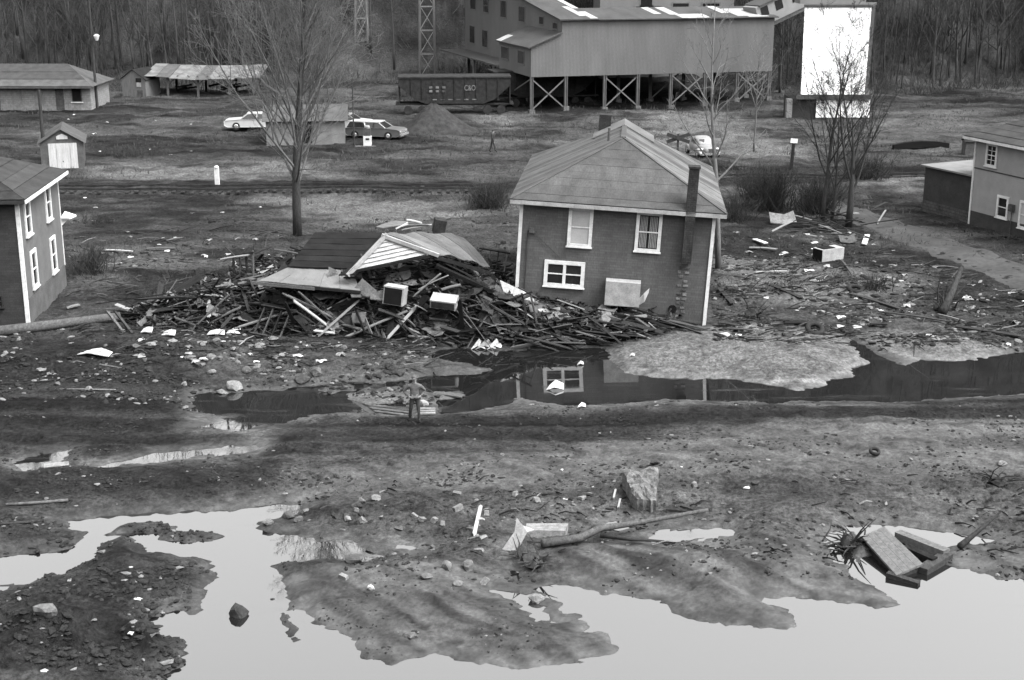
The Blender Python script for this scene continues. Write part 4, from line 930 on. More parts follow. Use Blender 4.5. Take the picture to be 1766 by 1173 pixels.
for k in range(6500):                                            # laths, splinters and bark, far too many to count
    x = rr.uniform(-18.5, 8); y = rr.uniform(59.4, 72.5); h = float(heap(np.array([x]), np.array([y]))[0])
    if h < .06: continue
    z = max(gz(x, y), 0) + h * rr.uniform(.75, 1.08) + .02; m.cm = 1 if rr.random() < .62 else (2 if rr.random() < .75 else 3)
    loosebox(m, (x, y, z), rr.uniform(.3, 1.3), rr.uniform(.04, .14), rr.uniform(.02, .06), -1.57 + rr.gauss(-.45, .7), rr.gauss(0, .35), rr.gauss(0, .4))
tag(m.build('splintered_wreckage', ['coal', 'wood_dark', 'wood_grey', 'wood_pale'], origin=(0, 0, 0)), 'dark mass of splinters, laths and mud filling the wreckage heap', 'debris', kind='stuff')

# boards: a few broken-ended meshes shared by all
def plankmesh(name, mt, seed):
    r_ = random.Random(seed); m_ = MB(); n = 4
    e0 = [r_.uniform(0, .09) for _ in range(n + 1)]; e1 = [r_.uniform(0, .09) for _ in range(n + 1)]; bow = r_.uniform(-.6, .6)
    top = []; 
    for zt in (-.5, .5):
        for row in range(5):
            for j in range(n + 1):
                t = row / 4; y = -.5 + t; y = y + e0[j] if row == 0 else (y - e1[j] if row == 4 else y)
                top.append((-.5 + j / n, y, zt + bow * math.sin(t * math.pi)))
    N = 5 * (n + 1); fs = []
    for row in range(4):
        for j in range(n):
            a = row * (n + 1) + j; fs.append((a + N, a + 1 + N, a + n + 2 + N, a + n + 1 + N)); fs.append((a, a + n + 1, a + n + 2, a + 1))
    rim = list(range(n + 1)) + [r * (n + 1) + n for r in range(1, 5)] + [4 * (n + 1) + j for j in range(n - 1, -1, -1)] + [r * (n + 1) for r in range(3, 0, -1)]
    for k in range(len(rim)):
        a, b_ = rim[k], rim[(k + 1) % len(rim)]; fs.append((a, b_, b_ + N, a + N))
    return m_.add(top, fs).mesh(name, mt)
PL = {mt: [plankmesh('board', mt, s) for s in range(4)] for mt in ('wood_dark', 'wood_grey', 'wood_pale', 'scrap_white')}
def board(p, q, wd, th, mt, label, group, name='board', roll=0.0, cat='board'):
    p = Vector(p); q = Vector(q); d = q - p; L = d.length; y = d.normalized(); x = y.cross(Vector((0, 0, 1))).normalized(); z = x.cross(y)
    rot = Matrix((x, y, z)).transposed() @ Matrix.Rotation(roll, 3, 'Y')
    o = inst(name, rr.choice(PL[mt]), (p + q) / 2, rot.to_euler(), (wd, L, th)); return tag(o, label, cat, group)
ZONES = [(-18.5, -11.5, 'board in the low west end of the wreckage heap', 'boards at the west end of the heap'),
         (-11.5, -5, 'board sticking out of the wreckage below the dark fallen roof', 'boards below the dark fallen roof'),
         (-5, .2, 'board in the wreckage between the white gable and the tilted house', 'boards below the white gable'),
         (.2, 8.2, 'board lying flat in the drift under the tilted house wall', 'boards under the tilted house')]
for x0, x1, lab, grp in ZONES:
    for k in range(int((x1 - x0) * 10.5)):
        for _ in range(40):
            x = rr.uniform(x0, x1); y = 59.2 + abs(rr.gauss(0, 3.0 if x > -9 else 5.0)); h = float(heap(np.array([x]), np.array([y]))[0])
            if h > .08 and not (x > .2 and y > 62.6): break
        L = rr.choice([rr.uniform(.9, 2.0), rr.uniform(1.5, 3.6)]); 
        flat = x > .2
        a = rr.gauss(-.5, .8) if not flat else rr.gauss(-.2, .4)
        dx, dy = math.cos(a) * L / 2, math.sin(a) * L / 2
        f = 1.0 if y < 62 else .95
        p = Vector((x - dx, y - dy, hz_(x - dx, y - dy) + .05)); q = Vector((x + dx, y + dy, hz_(x + dx, y + dy) + .05))
        mz = max((p.z + q.z) / 2, hz_(x, y) + .03); lift = mz - (p.z + q.z) / 2; tl = rr.gauss(0, .26) * (0.35 if flat else 1)
        p.z += lift * f + tl; q.z += lift * f - tl
        for e in (p, q): e.z = max(e.z, gz(e.x, e.y) + .04, .02)
        mt = rr.choices(['wood_dark', 'wood_grey', 'wood_pale'], [.48, .37, .15] if not flat else [.70, .28, .02])[0]
        wd = rr.uniform(.05, .16) if rr.random() < .75 else rr.uniform(.16, .42); tn = {'wood_dark': 'dark', 'wood_grey': 'grey', 'wood_pale': 'pale'}[mt]; sz = 'long' if L > 2.2 else ('short' if L < 1.3 else 'medium-length'); wn = 'wide' if wd > .15 else 'narrow'
        board(p, q, wd, rr.uniform(.025, .06), mt, '%s %s %s %s' % (sz, wn, tn, lab), '%s %s %s %s' % (sz, wn, tn, grp), roll=rr.gauss(0, .55))
# crushed wall sections, felt, tin, rags and wire among the boards
def crumple(p, sx, sy, mt, yaw, tilt, seed, amp=.25):
    r_ = random.Random(seed); n = 6; rot = Euler((tilt, r_.gauss(0, .25), yaw)).to_matrix(); rows = []
    for j in range(n):
        rows.append([Vector(p) + rot @ Vector(((i / (n - 1) - .5) * sx + r_.gauss(0, .03), (j / (n - 1) - .5) * sy + r_.gauss(0, .03), r_.gauss(0, amp * .18) + amp * math.sin(i * 1.3 + seed) * math.cos(j * .9 + seed))) for i in range(n)])
    return MB().sheet(rows, .02)
for k in range(46):
    for _ in range(30):
        x = rr.uniform(-16, 5); y = 59.6 + abs(rr.gauss(0, 2.4)); h = float(heap(np.array([x]), np.array([y]))[0])
        if h > .2 and not (x > -.2 and y > 62): break
    mt, nm, ds = rr.choice([('felt_scrap_dark', 'felt_scrap', 'crumpled dark roofing felt'), ('felt_scrap_dark', 'felt_scrap', 'crumpled dark roofing felt'), ('scrap_grey', 'plaster_sheet', 'crushed grey wallboard sheet'), ('rust', 'tin_scrap', 'bent rusty tin sheet'), ('cloth_grey', 'rag', 'muddy grey rag')])
    zn = 'in the low west end of the wreckage heap' if x < -11.5 else ('in the wreckage below the dark fallen roof' if x < -5 else ('in the wreckage below the white gable' if x < .2 else 'in the drift under the tilted house wall'))
    s_ = rr.uniform(.3, .9); o = crumple((x, y, hz_(x, y) + .12), s_ * rr.uniform(1, 2), s_, mt, rr.uniform(0, 3), rr.gauss(.45, .3), k, .05 + .12 * rr.random()).build(nm, mt if mt in MATS else mat(mt, .016 if 'felt' in mt else .055, .95, 3, .4, .3, rnd=.4))
    tag(o, ds + ' ' + zn, 'scrap', ds + ' ' + zn)
for k in range(7):
    x = rr.uniform(-14, -1); y = rr.uniform(60.3, 62.0); pts = []
    for i in range(9): 
        xx = x + i * .28; yy = y + .3 * math.sin(i * 1.1 + k); pts.append((xx, yy, hz_(xx, yy) + .12 + .18 * math.sin(i * 1.7 + k)))
    m = MB(); m.tube(pts, .012, 4); tag(m.build('loose_wire', 'rust'), 'thin bent wire trailing over the front of the wreckage heap', 'wire', 'wires on the heap')
for k, (px, py, Y) in enumerate(((470, 560, 60.7), (640, 565, 60.3), (900, 560, 61.0), (420, 470, 66.0), (850, 455, 65.5))):     # stud frames torn out whole
    q = PD(px, py, Y); t = thing('stud_frame', 'broken wall frame of studs jammed ' + ('in the heap below the porch tin', 'in the heap under the open cabinet', 'against the tilted house front wall', 'behind the heap by the big tree', 'between the tin roof and the tilted house')[k], 'wall frame', (q.x, q.y, max(q.z, hz_(q.x, q.y)) + .1), (rr.gauss(.6, .3), rr.gauss(0, .3), rr.uniform(-.7, .7)), 'wall frames in the wreckage')
    for i in range(4): MB().box((i * .4 - .6, 0, 0), (.06, 1.7 + rr.uniform(-.3, .2), .1)).build('stud', 'wood_grey' if i % 2 else 'wood_dark', t)
    for yy in (-.8, .75): MB().box((0, yy, .1), (1.5, .07, .07)).build('plate', 'wood_dark', t)
# boards traced one by one in the photograph: (x0,y0, x1,y1, Y, width, material)
for (a, b_, c_, d_, Y, wd, mt) in [(503, 516, 585, 578, 60.6, .2, 'wood_pale'), (512, 500, 600, 582, 60.9, .16, 'wood_grey'), (486, 505, 600, 560, 61.1, .2, 'wood_grey'), (540, 570, 580, 575, 60.2, .14, 'wood_pale'),
      (508, 535, 540, 557, 60.5, .22, 'wood_grey'), (300, 548, 345, 565, 61.2, .16, 'wood_grey'), (490, 520, 508, 560, 60.5, .16, 'wood_dark'), (712, 512, 762, 470, 61.3, .12, 'wood_pale'), (720, 500, 775, 474, 61.5, .1, 'wood_pale'),
      (760, 500, 795, 491, 61.2, .2, 'wood_pale'), (714, 525, 736, 537, 60.8, .22, 'scrap_white'), (620, 508, 715, 536, 61.0, .14, 'wood_grey'), (650, 533, 700, 552, 60.6, .2, 'wood_grey'), (738, 577, 758, 601, 59.6, .14, 'wood_grey'),
      (792, 515, 798, 570, 60.2, .2, 'wood_dark'), (760, 450, 856, 500, 62.5, .3, 'wood_dark'), (900, 585, 965, 606, 59.6, .2, 'wood_grey'), (905, 580, 1015, 610, 59.4, .14, 'wood_dark'), (920, 575, 990, 560, 60.2, .3, 'wood_grey'),
      (950, 590, 1012, 592, 59.7, .35, 'wood_grey'), (990, 570, 1080, 600, 60.0, .16, 'wood_grey'), (1030, 575, 1120, 583, 60.6, .3, 'wood_dark'), (1045, 543, 1090, 560, 61.6, .1, 'wood_grey'), (930, 553, 985, 560, 61.4, .2, 'wood_dark'),
      (160, 525, 420, 490, 63.3, .28, 'wood_dark'), (230, 516, 400, 508, 63.6, .16, 'wood_grey'), (378, 448, 430, 440, 66.3, .12, 'wood_pale'), (400, 455, 470, 425, 67.2, .14, 'wood_grey'), (470, 430, 516, 438, 67.0, .18, 'wood_grey'), (388, 425, 410, 447, 67.0, .12, 'wood_dark')]:
    board(PD(a, b_, Y), PD(c_, d_, Y + (rr.uniform(-.4, .4))), wd, .045, mt, '%s straight plank lying %s the wreckage heap' % ({'wood_dark': 'dark', 'wood_grey': 'grey', 'wood_pale': 'pale', 'scrap_white': 'white'}[mt], 'behind' if Y > 63 else ('low at the waterline of' if Y < 60 else 'across the front of')), 'straight %s planks %s the heap' % (mt[5:], 'behind' if Y > 63 else ('low at the waterline of' if Y < 60 else 'across')), 'plank', roll=rr.gauss(0, .3), cat='plank')
m = MB(); m.sheet([[PD(862, 483, 62.4), PD(905, 503, 62.2), PD(952, 541, 61.8)], [PD(868, 502, 61.9), PD(908, 525, 61.6), PD(945, 545, 61.5)]], .04)
tag(m.build('wall_panel', 'wood_pale'), 'long pale wall panel leaning from the heap against the tilted house', 'panel')

# collapsed roof ----------------------------------------------------------
cr = thing('collapsed_roof', 'collapsed cottage roof with dark felt slope and white clapboard gable on the wreckage', 'roof', (PD(640, 480, 63).x, 63, 1.5)); CO = cr.location.copy()
def cpt(px, py, Y): return PD(px, py, Y) - CO
mat('felt_black', .009, .95, 1.5, .3, .2); mat('felt_black_b', .011, .95, 1.5, .3, .2); mat('tin_pale', .095, .55, 1.0, .2, .05); mat('tin_mid', .07, .55, 1.0, .3, .05)
def quadsheet(name, a, b_, c_, d_, mt, nu=4, nv=4, sag=.05, th=.05, seed=1):
    """a-b top edge, d-c bottom edge, slightly sagging"""
    r_ = random.Random(seed); rows = []
    for j in range(nv + 1):
        t = j / nv; row = []
        for i in range(nu + 1):
            s = i / nu; p = a.lerp(b_, s).lerp(d_.lerp(c_, s), t); p = p + Vector((0, 0, -sag * math.sin(s * math.pi) * math.sin(t * math.pi) + r_.uniform(-.015, .015))); row.append(p)
        rows.append(row)
    return MB().sheet(rows, th).build(name, mt, cr)
R0, R1 = cpt(543, 401, 66.2), cpt(664, 401, 66.2); M0, M1 = cpt(498, 459, 63.0), cpt(606, 463, 63.0)
for k in range(6):
    t0, t1 = k / 6, (k + 1) / 6 + .012; up = Vector((0, -.004, .012))
    quadsheet('roof_course', R0.lerp(M0, t0) + up * 0, R1.lerp(M1, t0), R1.lerp(M1, t1) + up * 1.6, R0.lerp(M0, t1) + up * 1.6, 'felt_black' if k % 2 else 'felt_black_b', 4, 1, .04, .04, k)
E0, E1 = cpt(446, 484, 61.2), cpt(622, 501, 61.1)
for k in range(5):
    t0, t1 = k / 5, (k + .985) / 5
    quadsheet('porch_sheet', M0.lerp(M1, t0) + Vector((0, .1, -.06)), M0.lerp(M1, t1) + Vector((0, .1, -.06)), E0.lerp(E1, t1), E0.lerp(E1, t0), 'tin_pale', 2, 3, .05, .03, 30 + k)
m = MB(); m.beam(E0 + Vector((-.3, 0, -.1)), E0.lerp(E1, .55) + Vector((0, -.02, -.12)), .06, .14); m.build('eave_board', 'wood_grey', cr)
m = MB(); m.beam(E0.lerp(E1, .55) + Vector((0, 0, -.1)), E1 + Vector((0, 0, -.08)), .06, .12); m.build('eave_board', 'wood_dark', cr)
# back slope
quadsheet('back_slope', R0 + Vector((0, .02, -.02)), R1 + Vector((0, .02, -.02)), R1 + Vector((.2, 3.5, -1.8)), R0 + Vector((-.2, 3.5, -1.8)), 'felt_black', 3, 2, .1, .05, 60)
# gable: boards laid one by one inside the raking trim
GA, GL, GR = cpt(664, 408, 62.4), cpt(608, 467, 61.6), cpt(746, 437, 62.2)
gb = MB().add([GA, GL, GR, GA + Vector((0, .06, 0)), GL + Vector((0, .06, 0)), GR + Vector((0, .06, 0))], [(0, 1, 2), (5, 4, 3), (0, 3, 4, 1), (1, 4, 5, 2), (2, 5, 3, 0)]).build('gable_wall', 'dirty_white', cr)
U = (GR - GL); Lg = U.length; U.normalize(); Vg = (GA - GL) - U * (GA - GL).dot(U); hg = Vg.length
ug = (GA - GL).dot(U); mat('clapboard', .24, .7, 2, .35, .1, streak=(1, 1, 4))
# normal must face the camera: U x V
strips(gb, 'clapboard', GL, U, Vg, [(0.05, 0), (Lg - .05, 0), (ug, hg - .04)], 1, .19, 'clapboard', th=.012, gap=0.004, seed=6, lift=.004, lap=.06, jit=.05)
for a, b_ in ((GA, GL), (GA, GR)):
    d = (b_ - a).normalized(); m = MB(); m.beam(a - d * .15 + Vector((0, -.12, .03)), b_ + d * .3 + Vector((0, -.12, .03)), .16, .16); m.build('rake_board', 'dirty_white', cr)
m = MB(); m.beam(GL + Vector((-.1, -.08, -.06)), GR + Vector((.1, -.08, -.06)), .1, .09); m.build('gable_sill', 'wood_dark', cr)
# left roof slope of the gable and torn dark edge
quadsheet('valley_sheet', GA + Vector((0, -.1, .09)), R1 + Vector((-.02, 0, .05)), M1 + Vector((.05, .6, .12)), GL + Vector((-.12, -.25, .02)), 'felt_black_b', 3, 4, .05, .04, 62)
m = MB(); m.sheet([[cpt(584, 474, 61.4), cpt(612, 473, 61.3)], [cpt(600, 462, 62.0), cpt(616, 465, 61.7)]], .05); m.build('torn_edge', 'felt_black', cr)
# right tin slope: long sheets, bent over the debris
ridge = [cpt(666, 403, 62.4), cpt(700, 402, 64.0), cpt(752, 401, 65.4), cpt(800, 408, 66.2)]; low = [cpt(748, 437, 62.1), cpt(782, 442, 62.6), cpt(818, 452, 63.0), cpt(845, 462, 63.3)]
def along(L, t):
    t = t * (len(L) - 1); i = min(int(t), len(L) - 2); return L[i].lerp(L[i + 1], t - i)
for k in range(7):
    t0, t1 = k / 7, (k + .98) / 7; rows = []
    for j in range(5):
        s = j / 4; row = []
        for t in (t0, (t0 + t1) / 2, t1):
            p = along(ridge, t).lerp(along(low, t), s); p = p + Vector((0, 0, .12 * math.sin(s * math.pi) * t + .06 * math.sin(t * 17 + s * 3) + .012 * (k % 2))); row.append(p)
        rows.append(row)
    MB().sheet(rows, .025).build('tin_sheet', ['tin_mid', 'tin_pale', 'tin_mid', 'roof_tin_a', 'tin_mid', 'roof_tin_a', 'roof_tin_c'][k], cr)
m = MB(); m.beam(low[0] + Vector((0, 0, -.15)), low[3] + Vector((0, 0, -.25)), .12, .16); m.build('eave_board', 'wood_dark', cr)
m = MB(); m.beam(cpt(752, 458, 62.0), cpt(858, 506, 61.8), .3, .14); m.build('loose_rafter', 'wood_dark', cr)
MB().box(cpt(758, 399, 66.3) + Vector((0, 0, .25)), (.55, .5, .7), Euler((.1, .2, .2)).to_matrix()).build('chimney_stub', 'brick_chimney', cr)
# rolled tin and white boards on the back of the roof
m = MB(); rows = []
for i in range(7):
    a = i / 6 * 2.2; rows.append([PD(648 + 55 * (i / 6), 391 - 10 * math.sin(a), 67.5), PD(660 + 85 * (i / 6), 393 - 6 * math.sin(a), 66.9)])
m.sheet(rows, .03); tag(m.build('curled_tin', 'tin_pale'), 'curled pale roofing tin thrown up behind the collapsed roof', 'sheet metal')
for a, b_, c_, d_, wd in ((681, 394, 704, 385, .5), (690, 396, 745, 388, .25), (700, 379, 728, 385, .2)):
    board(PD(a, b_, 67), PD(c_, d_, 67.1), wd, .05, 'scrap_white', 'white painted board lying on curled tin behind the collapsed roof', 'white boards behind the collapsed roof')
# cabinets in the heap
def cabinet(px, py, Y, size, rot, label, front='black_hole', body='white_paint'):
    q = PD(px, py, Y); t = thing('cabinet', label, 'cabinet', q, rot); sx, sy, sz = size
    b = MB(); b.span(-sx / 2, sx / 2, -sy / 2 + .03, sy / 2, 0, sz); b.build('carcass', body, t)
    MB().span(-sx / 2 + .06, sx / 2 - .07, -sy / 2, -sy / 2 + .028, .03, sz - .07).build('front', front, t)
    m_ = MB(); m_.span(sx / 2 - .06, sx / 2 + .004, -sy / 2 - .012, -sy / 2 + .027, 0, sz); m_.span(-sx / 2, sx / 2 - .061, -sy / 2 - .01, -sy / 2 + .027, sz - .06, sz + .003); m_.build('edge_trim', body, t)
    return t
cabinet(680, 524, 60.9, (.92, .7, .82), (R(-4), R(6), R(-12)), 'white-edged cabinet with black open front in the wreckage below the gable', 'black_hole', 'dirty_white')
cabinet(766, 527, 60.7, (1.15, .75, .40), (R(14), R(5), R(-8)), 'white appliance lying with dark front beside the open cabinet in the heap', 'coal', 'dirty_white')
m = MB(); m.sheet([[PD(604, 505, 61.2), PD(625, 480, 61.6), PD(648, 500, 61.5)], [PD(606, 512, 61.0), PD(632, 512, 61.0), PD(652, 508, 61.1)]], .04); tag(m.build('felt_scrap', 'scrap_grey'), 'grey folded roofing scrap hanging under the porch tin', 'scrap')
m = MB(); m.sheet([[PD(640, 505, 61.0), PD(660, 500, 61.0)], [PD(638, 515, 60.8), PD(662, 517, 60.8)]], .05); tag(m.build('board_scrap', 'scrap_grey'), 'pale grey square scrap beside the open cabinet', 'scrap')
m = MB(); m.sheet([[PD(607, 540, 60.4), PD(632, 538, 60.5)], [PD(608, 556, 60.2), PD(628, 556, 60.2)]], .04); tag(m.build('cloth_scrap', 'scrap_grey'), 'grey rag of cloth hanging low on the heap', 'scrap')
for a, b_, wd in ((840, 600, .5), (826, 605, .35), (856, 603, .4)):
    q = PD(a, b_, 59.5); m = MB(); m.sheet([[(q.x - wd, q.y, .02), (q.x - wd * .2, q.y + .1, .15), (q.x + wd * .8, q.y, .04)], [(q.x - wd * .3, q.y + .5, .25), (q.x, q.y + .4, .4), (q.x + wd * .4, q.y + .5, .2)]], .02)
    tag(m.build('crumpled_cloth', 'scrap_white'), 'crumpled white cloth at the waterline under the heap', 'cloth', 'white cloths at the waterline')
# ================================================================== trees, poles, railway, cars, people, loose things
big = [(10, 9, .025, .01, 56, 36, .46, .14), (7, 5, .06, .07, 10, 34, .44, .15), (5, 3, .10, .06, 6, 34, .52, .2), (3, 3, .12, .05, 3, 34, .6, .2), (2, 3, .14, .04, 0, 30, .5, .2)]
tree('bare_tree', 'big bare tree with dense upswept branches standing behind the collapsed roof', G(513, 407), 20, .28, big, 3, mbr='bark_pale')
low = MB(); 
slim = [(8, 7, .03, .01, 16, 38, .34, .35), (5, 4, .10, .10, 6, 36, .5, .25), (3, 3, .14, .06, 3, 36, .5, .2), (2, 3, .12, .04, 0, 30, .5, .2)]
tree('bare_tree', 'slender pale bare tree close beside the tilted house', GX(10.95, 73.6), 13.8, .17, slim, 12, 'bark_pale', 'bark_pale')
fork = [(6, 8, .07, .02, 13, 32, .62, .18), (6, 5, .09, .07, 8, 34, .5, .22), (4, 3, .12, .06, 6, 36, .52, .2), (3, 3, .14, .04, 3, 36, .55, .2), (2, 3, .14, .04, 0, 30, .5, .2)]
fork2 = [(4, 8, .05, .02, 8, 25, 1.45, .3), (6, 5, .08, .05, 8, 32, .48, .25), (4, 3, .12, .06, 6, 34, .52, .2), (3, 3, .14, .04, 3, 36, .55, .2), (2, 3, .14, .04, 0, 30, .5, .2)]
tree('bare_tree', 'dark forked bare tree rising from the debris by the dirt road', G(1463, 392), 6.6, .24, fork2, 27, 'bark', 'bark', (.06, 0))
tree('bare_tree', 'thin dark double-stemmed bare tree before the white bin', G(1418, 388), 11.5, .14, fork, 31, 'bark', 'bark', (-.02, 0))
tree('bare_tree', 'thin leaning bare sapling beside the double-stemmed tree', G(1432, 386), 8.0, .10, fork, 37, 'bark', 'bark', (.12, 0))
tree('bare_tree', 'small spreading bare tree in front of the tipple posts', G(1300, 262), 9.0, .09, slim, 41, 'bark_pale', 'bark_pale')
# pale trunks that can be told apart on the wooded slope
tall = [(5, 5, .03, .01, 12, 40, .3, .45), (3, 3, .1, .08, 4, 36, .5, .2), (2, 3, .1, .05, 0, 36, .5, .2)]
k = 0
for px, py, H in ((85, 118, 14), (155, 112, 15), (200, 118, 13), (255, 116, 16), (308, 118, 15), (330, 110, 13), (410, 108, 12), (40, 100, 13), (640, 90, 12), (680, 120, 12), (30, 60, 13), (120, 70, 14), (230, 60, 14), (285, 70, 15), (370, 60, 14), (440, 80, 13),
                  (1560, 110, 14), (1605, 135, 15), (1665, 110, 14), (1690, 95, 14), (1720, 120, 15), (1540, 60, 13), (1635, 60, 14), (1345, 160, 8), (1360, 110, 10)):
    wh_ = 'behind the long block building' if px < 165 else ('on the slope above the pole shed' if px < 460 else ('on the slope between the lattice towers' if px < 700 else ('behind the tipple end and the white bin' if px < 1400 else 'on the slope beyond the pale house'))); tree('hillside_tree', 'tall paler bare trunk in the wood ' + wh_, G(px, py), H, .17, tall, 200 + k, 'bark_far', 'wood_far', group='paler trunks ' + wh_); k += 1
# bushes of bare stems
def bush(px, py, w_, h, n, label, seed):
    r_ = random.Random(seed); b = G(px, py); t = thing('bare_bush', label, 'bush', b); st = MB()
    for k in range(n):
        d = Vector((r_.gauss(0, .55), r_.gauss(0, .45), 1)).normalized(); L = h * r_.uniform(.6, 1.1); p = Vector((r_.gauss(0, w_ * .22), r_.gauss(0, w_ * .2), -.1)); pts = [p]; q = p
        for i in range(4): d = (d + Vector((r_.gauss(0, .15), r_.gauss(0, .15), .05))).normalized(); q = q + d * L / 4; pts.append(q)
        st.tube(pts, [.02, .018, .014, .01, .005], 3, cap=False)
        for j in range(5):
            i = r_.randrange(1, 4); dd = (d + Vector((r_.gauss(0, .6), r_.gauss(0, .6), .2))).normalized(); st.tube([pts[i], pts[i] + dd * L * .18, pts[i] + dd * L * .36], [.01, .008, .004], 3, cap=False)
    st.build('stems', 'twig' if seed % 2 else 'bark', t); return t
bush(1325, 358, 3.4, 3.0, 320, 'dense dark leafless bush beside the debris behind the tilted house', 2)
bush(1410, 372, 2.2, 2.8, 200, 'thinner leafless bush at the foot of the double-stemmed tree', 4)
bush(1490, 310, 3.4, 2.2, 160, 'low leafless scrub behind the forked tree', 8)
bush(843, 358, 2.6, 1.9, 240, 'dark uprooted brush pile beside the tilted house by the tracks', 6)
bush(1270, 380, 2.2, 1.7, 90, 'low tangle of twigs against the tilted house roof corner', 10)
bush(158, 470, 1.5, 1.8, 70, 'dark leafless bush beside the left house porch corner', 12)
bush(175, 382, 2.2, .6, 70, 'low dark weed patch in the left field', 14)
bush(1510, 500, 1.6, 1.0, 50, 'low dark weed clump in the right field', 16)
bush(230, 270, 4, 1.0, 110, 'wide low weed bank beside the garage', 18)

# utility poles and steel towers
def pole(px, py, H, label, lamp=False, arm=False, r=.14):
    b = G(px, py); t = thing('utility_pole', label, 'pole', b); m_ = MB(); m_.tube([(0, 0, -.3), (-.02, 0, H * .5), (0, 0, H)], [r, r * .85, r * .65], 8); m_.build('shaft', 'pole', t)
    if lamp:
        z = lamp; m_ = MB(); m_.tube([(0, 0, z + .3), (.3, -.2, z + .45), (.55, -.3, z + .3)], .03, 5); m_.build('lamp_arm', 'rust', t); m_ = MB(); m_.lathe((.55, -.3, z - .25), [(.12, 0), (.2, .2), (.3, .45), (.1, .6)], 10); m_.build('lamp_shade', 'white_paint', t)
    if arm: MB().box((0, -.1, H - .5), (1.8, .1, .12)).build('crossarm', 'pole', t)
    return t
c = G(168, 186); pole(168, 186, 13, 'tall dark utility pole with white lamp beside the block building', lamp=PD(166, 65, c.y).z - c.z)
c = G(79, 288); pole(79, 288, PD(75, 155, c.y).z - c.z, 'dark utility pole standing in front of the garage', r=.16)
pole(611, 250, 5.6, 'thin dark post beside the fuel pump', r=.07)
pole(252, 140, 9, 'slim pale-topped pole behind the pole shed', r=.08)
def tower(px, py, px2, H, label, seed):
    b = G(px, py); q = PD(px2, py, b.y) - b; t = thing('steel_tower', label, 'tower', b); w_ = abs(q.x); top = w_ * .45
    legs = []
    for sx, sy in ((0, 0), (1, 0), (1, 1), (0, 1)):
        lo_ = Vector((sx * w_, sy * w_, -.3)); hi_ = Vector((sx * w_ + (1 - 2 * sx) * (w_ - top) / 2 * (.3 if seed else 1), sy * w_ + (1 - 2 * sy) * (w_ - top) / 2 * .6, H)); legs.append((lo_, hi_))
        MB().beam(lo_, hi_, .16, .16).build('leg', 'tipple_steel', t)
    n = int(H / 2.4)
    for k in range(n):
        for a, b_ in ((0, 1), (1, 2), (2, 3), (3, 0)):
            l0 = legs[a][0].lerp(legs[a][1], k / n); r1 = legs[b_][0].lerp(legs[b_][1], (k + 1) / n)
            MB().beam(l0, r1, .07, .07).build('brace', 'steel_grey', t); MB().beam(legs[a][0].lerp(legs[a][1], (k + 1) / n), r1, .06, .06).build('strut', 'steel_grey', t)
    return t
tower(612, 70, 634, 14, 'pale steel lattice tower standing on the slope behind the big tree', 0)
tower(724, 130, 750, 16, 'taller steel lattice tower beside the hopper wagon', 1)

# railway
def track(x0, x1, yfun, label, rise=.0):
    b = GX((x0 + x1) / 2, yfun((x0 + x1) / 2)); t = thing('railway_track', label, 'railway', b); O = Vector(b)
    xs_ = np.arange(x0, x1, 2.0)
    for s in (-.72, .72):
        for k in range(len(xs_) - 1):
            pass
        m_ = MB()
        for k in range(len(xs_) - 1):
            p = Vector((xs_[k], yfun(xs_[k]) + s, gz(xs_[k], yfun(xs_[k])) + .12)); q = Vector((xs_[k + 1], yfun(xs_[k + 1]) + s, gz(xs_[k + 1], yfun(xs_[k + 1])) + .12)); m_.beam(p - O, q - O, .08, .15)
        m_.build('rail', 'coal', t)
    sl_ = MB()
    for x in np.arange(x0, x1, .62): y = yfun(x); sl_.box(Vector((x, y, gz(x, y) - .06)) - O, (.24, 2.5, .10))
    s_ = sl_.build('sleepers', 'wood_dark', t); s_['kind'] = 'stuff'
track(-62, -1.5, lambda x: 97.2 + .03 * x, 'railway track crossing the field from the left house towards the tilted house')
track(11, 66, lambda x: 101.5 + .02 * x, 'railway track passing behind the forked tree and the pale house')
# dirt road
rd = [(1330, 322, 4), (1400, 345, 3.0), (1450, 362, 3.0), (1530, 390, 3.2), (1610, 420, 3.4), (1700, 455, 3.6), (1800, 492, 3.8), (1950, 545, 4)]
cen = [G(a, b_) for a, b_, _ in rd]; rows = []
for i in range(len(cen) - 1):
    for s in range(10):
        t = s / 10; p = cen[i].lerp(cen[i + 1], t); d = (cen[i + 1] - cen[i]); d.z = 0; d.normalize(); nrm = Vector((-d.y, d.x, 0)); wd = 1.08 * (rd[i][2] * (1 - t) + rd[i + 1][2] * t); row = []
        for j in range(9):
            f = -.5 + j / 8; q = p + nrm * f * wd * (1 + .08 * math.sin(i * 10 + s)); rut = -.05 * math.exp(-((abs(f) - .24) / .09) ** 2); edge = .05 * (1 - (2 * abs(f)) ** 4); row.append(Vector((q.x, q.y, gz(q.x, q.y) + edge + rut + .012 - (.15 if abs(f) > .49 else 0))))
        rows.append(row)
mat('road_dirt', .037, .9, .35, .3, .4, fine=4)
m = MB(); m.sheet(rows, .25); tag(m.build('dirt_road', 'road_dirt', origin=(0, 0, 0), smooth=True), kind='structure')

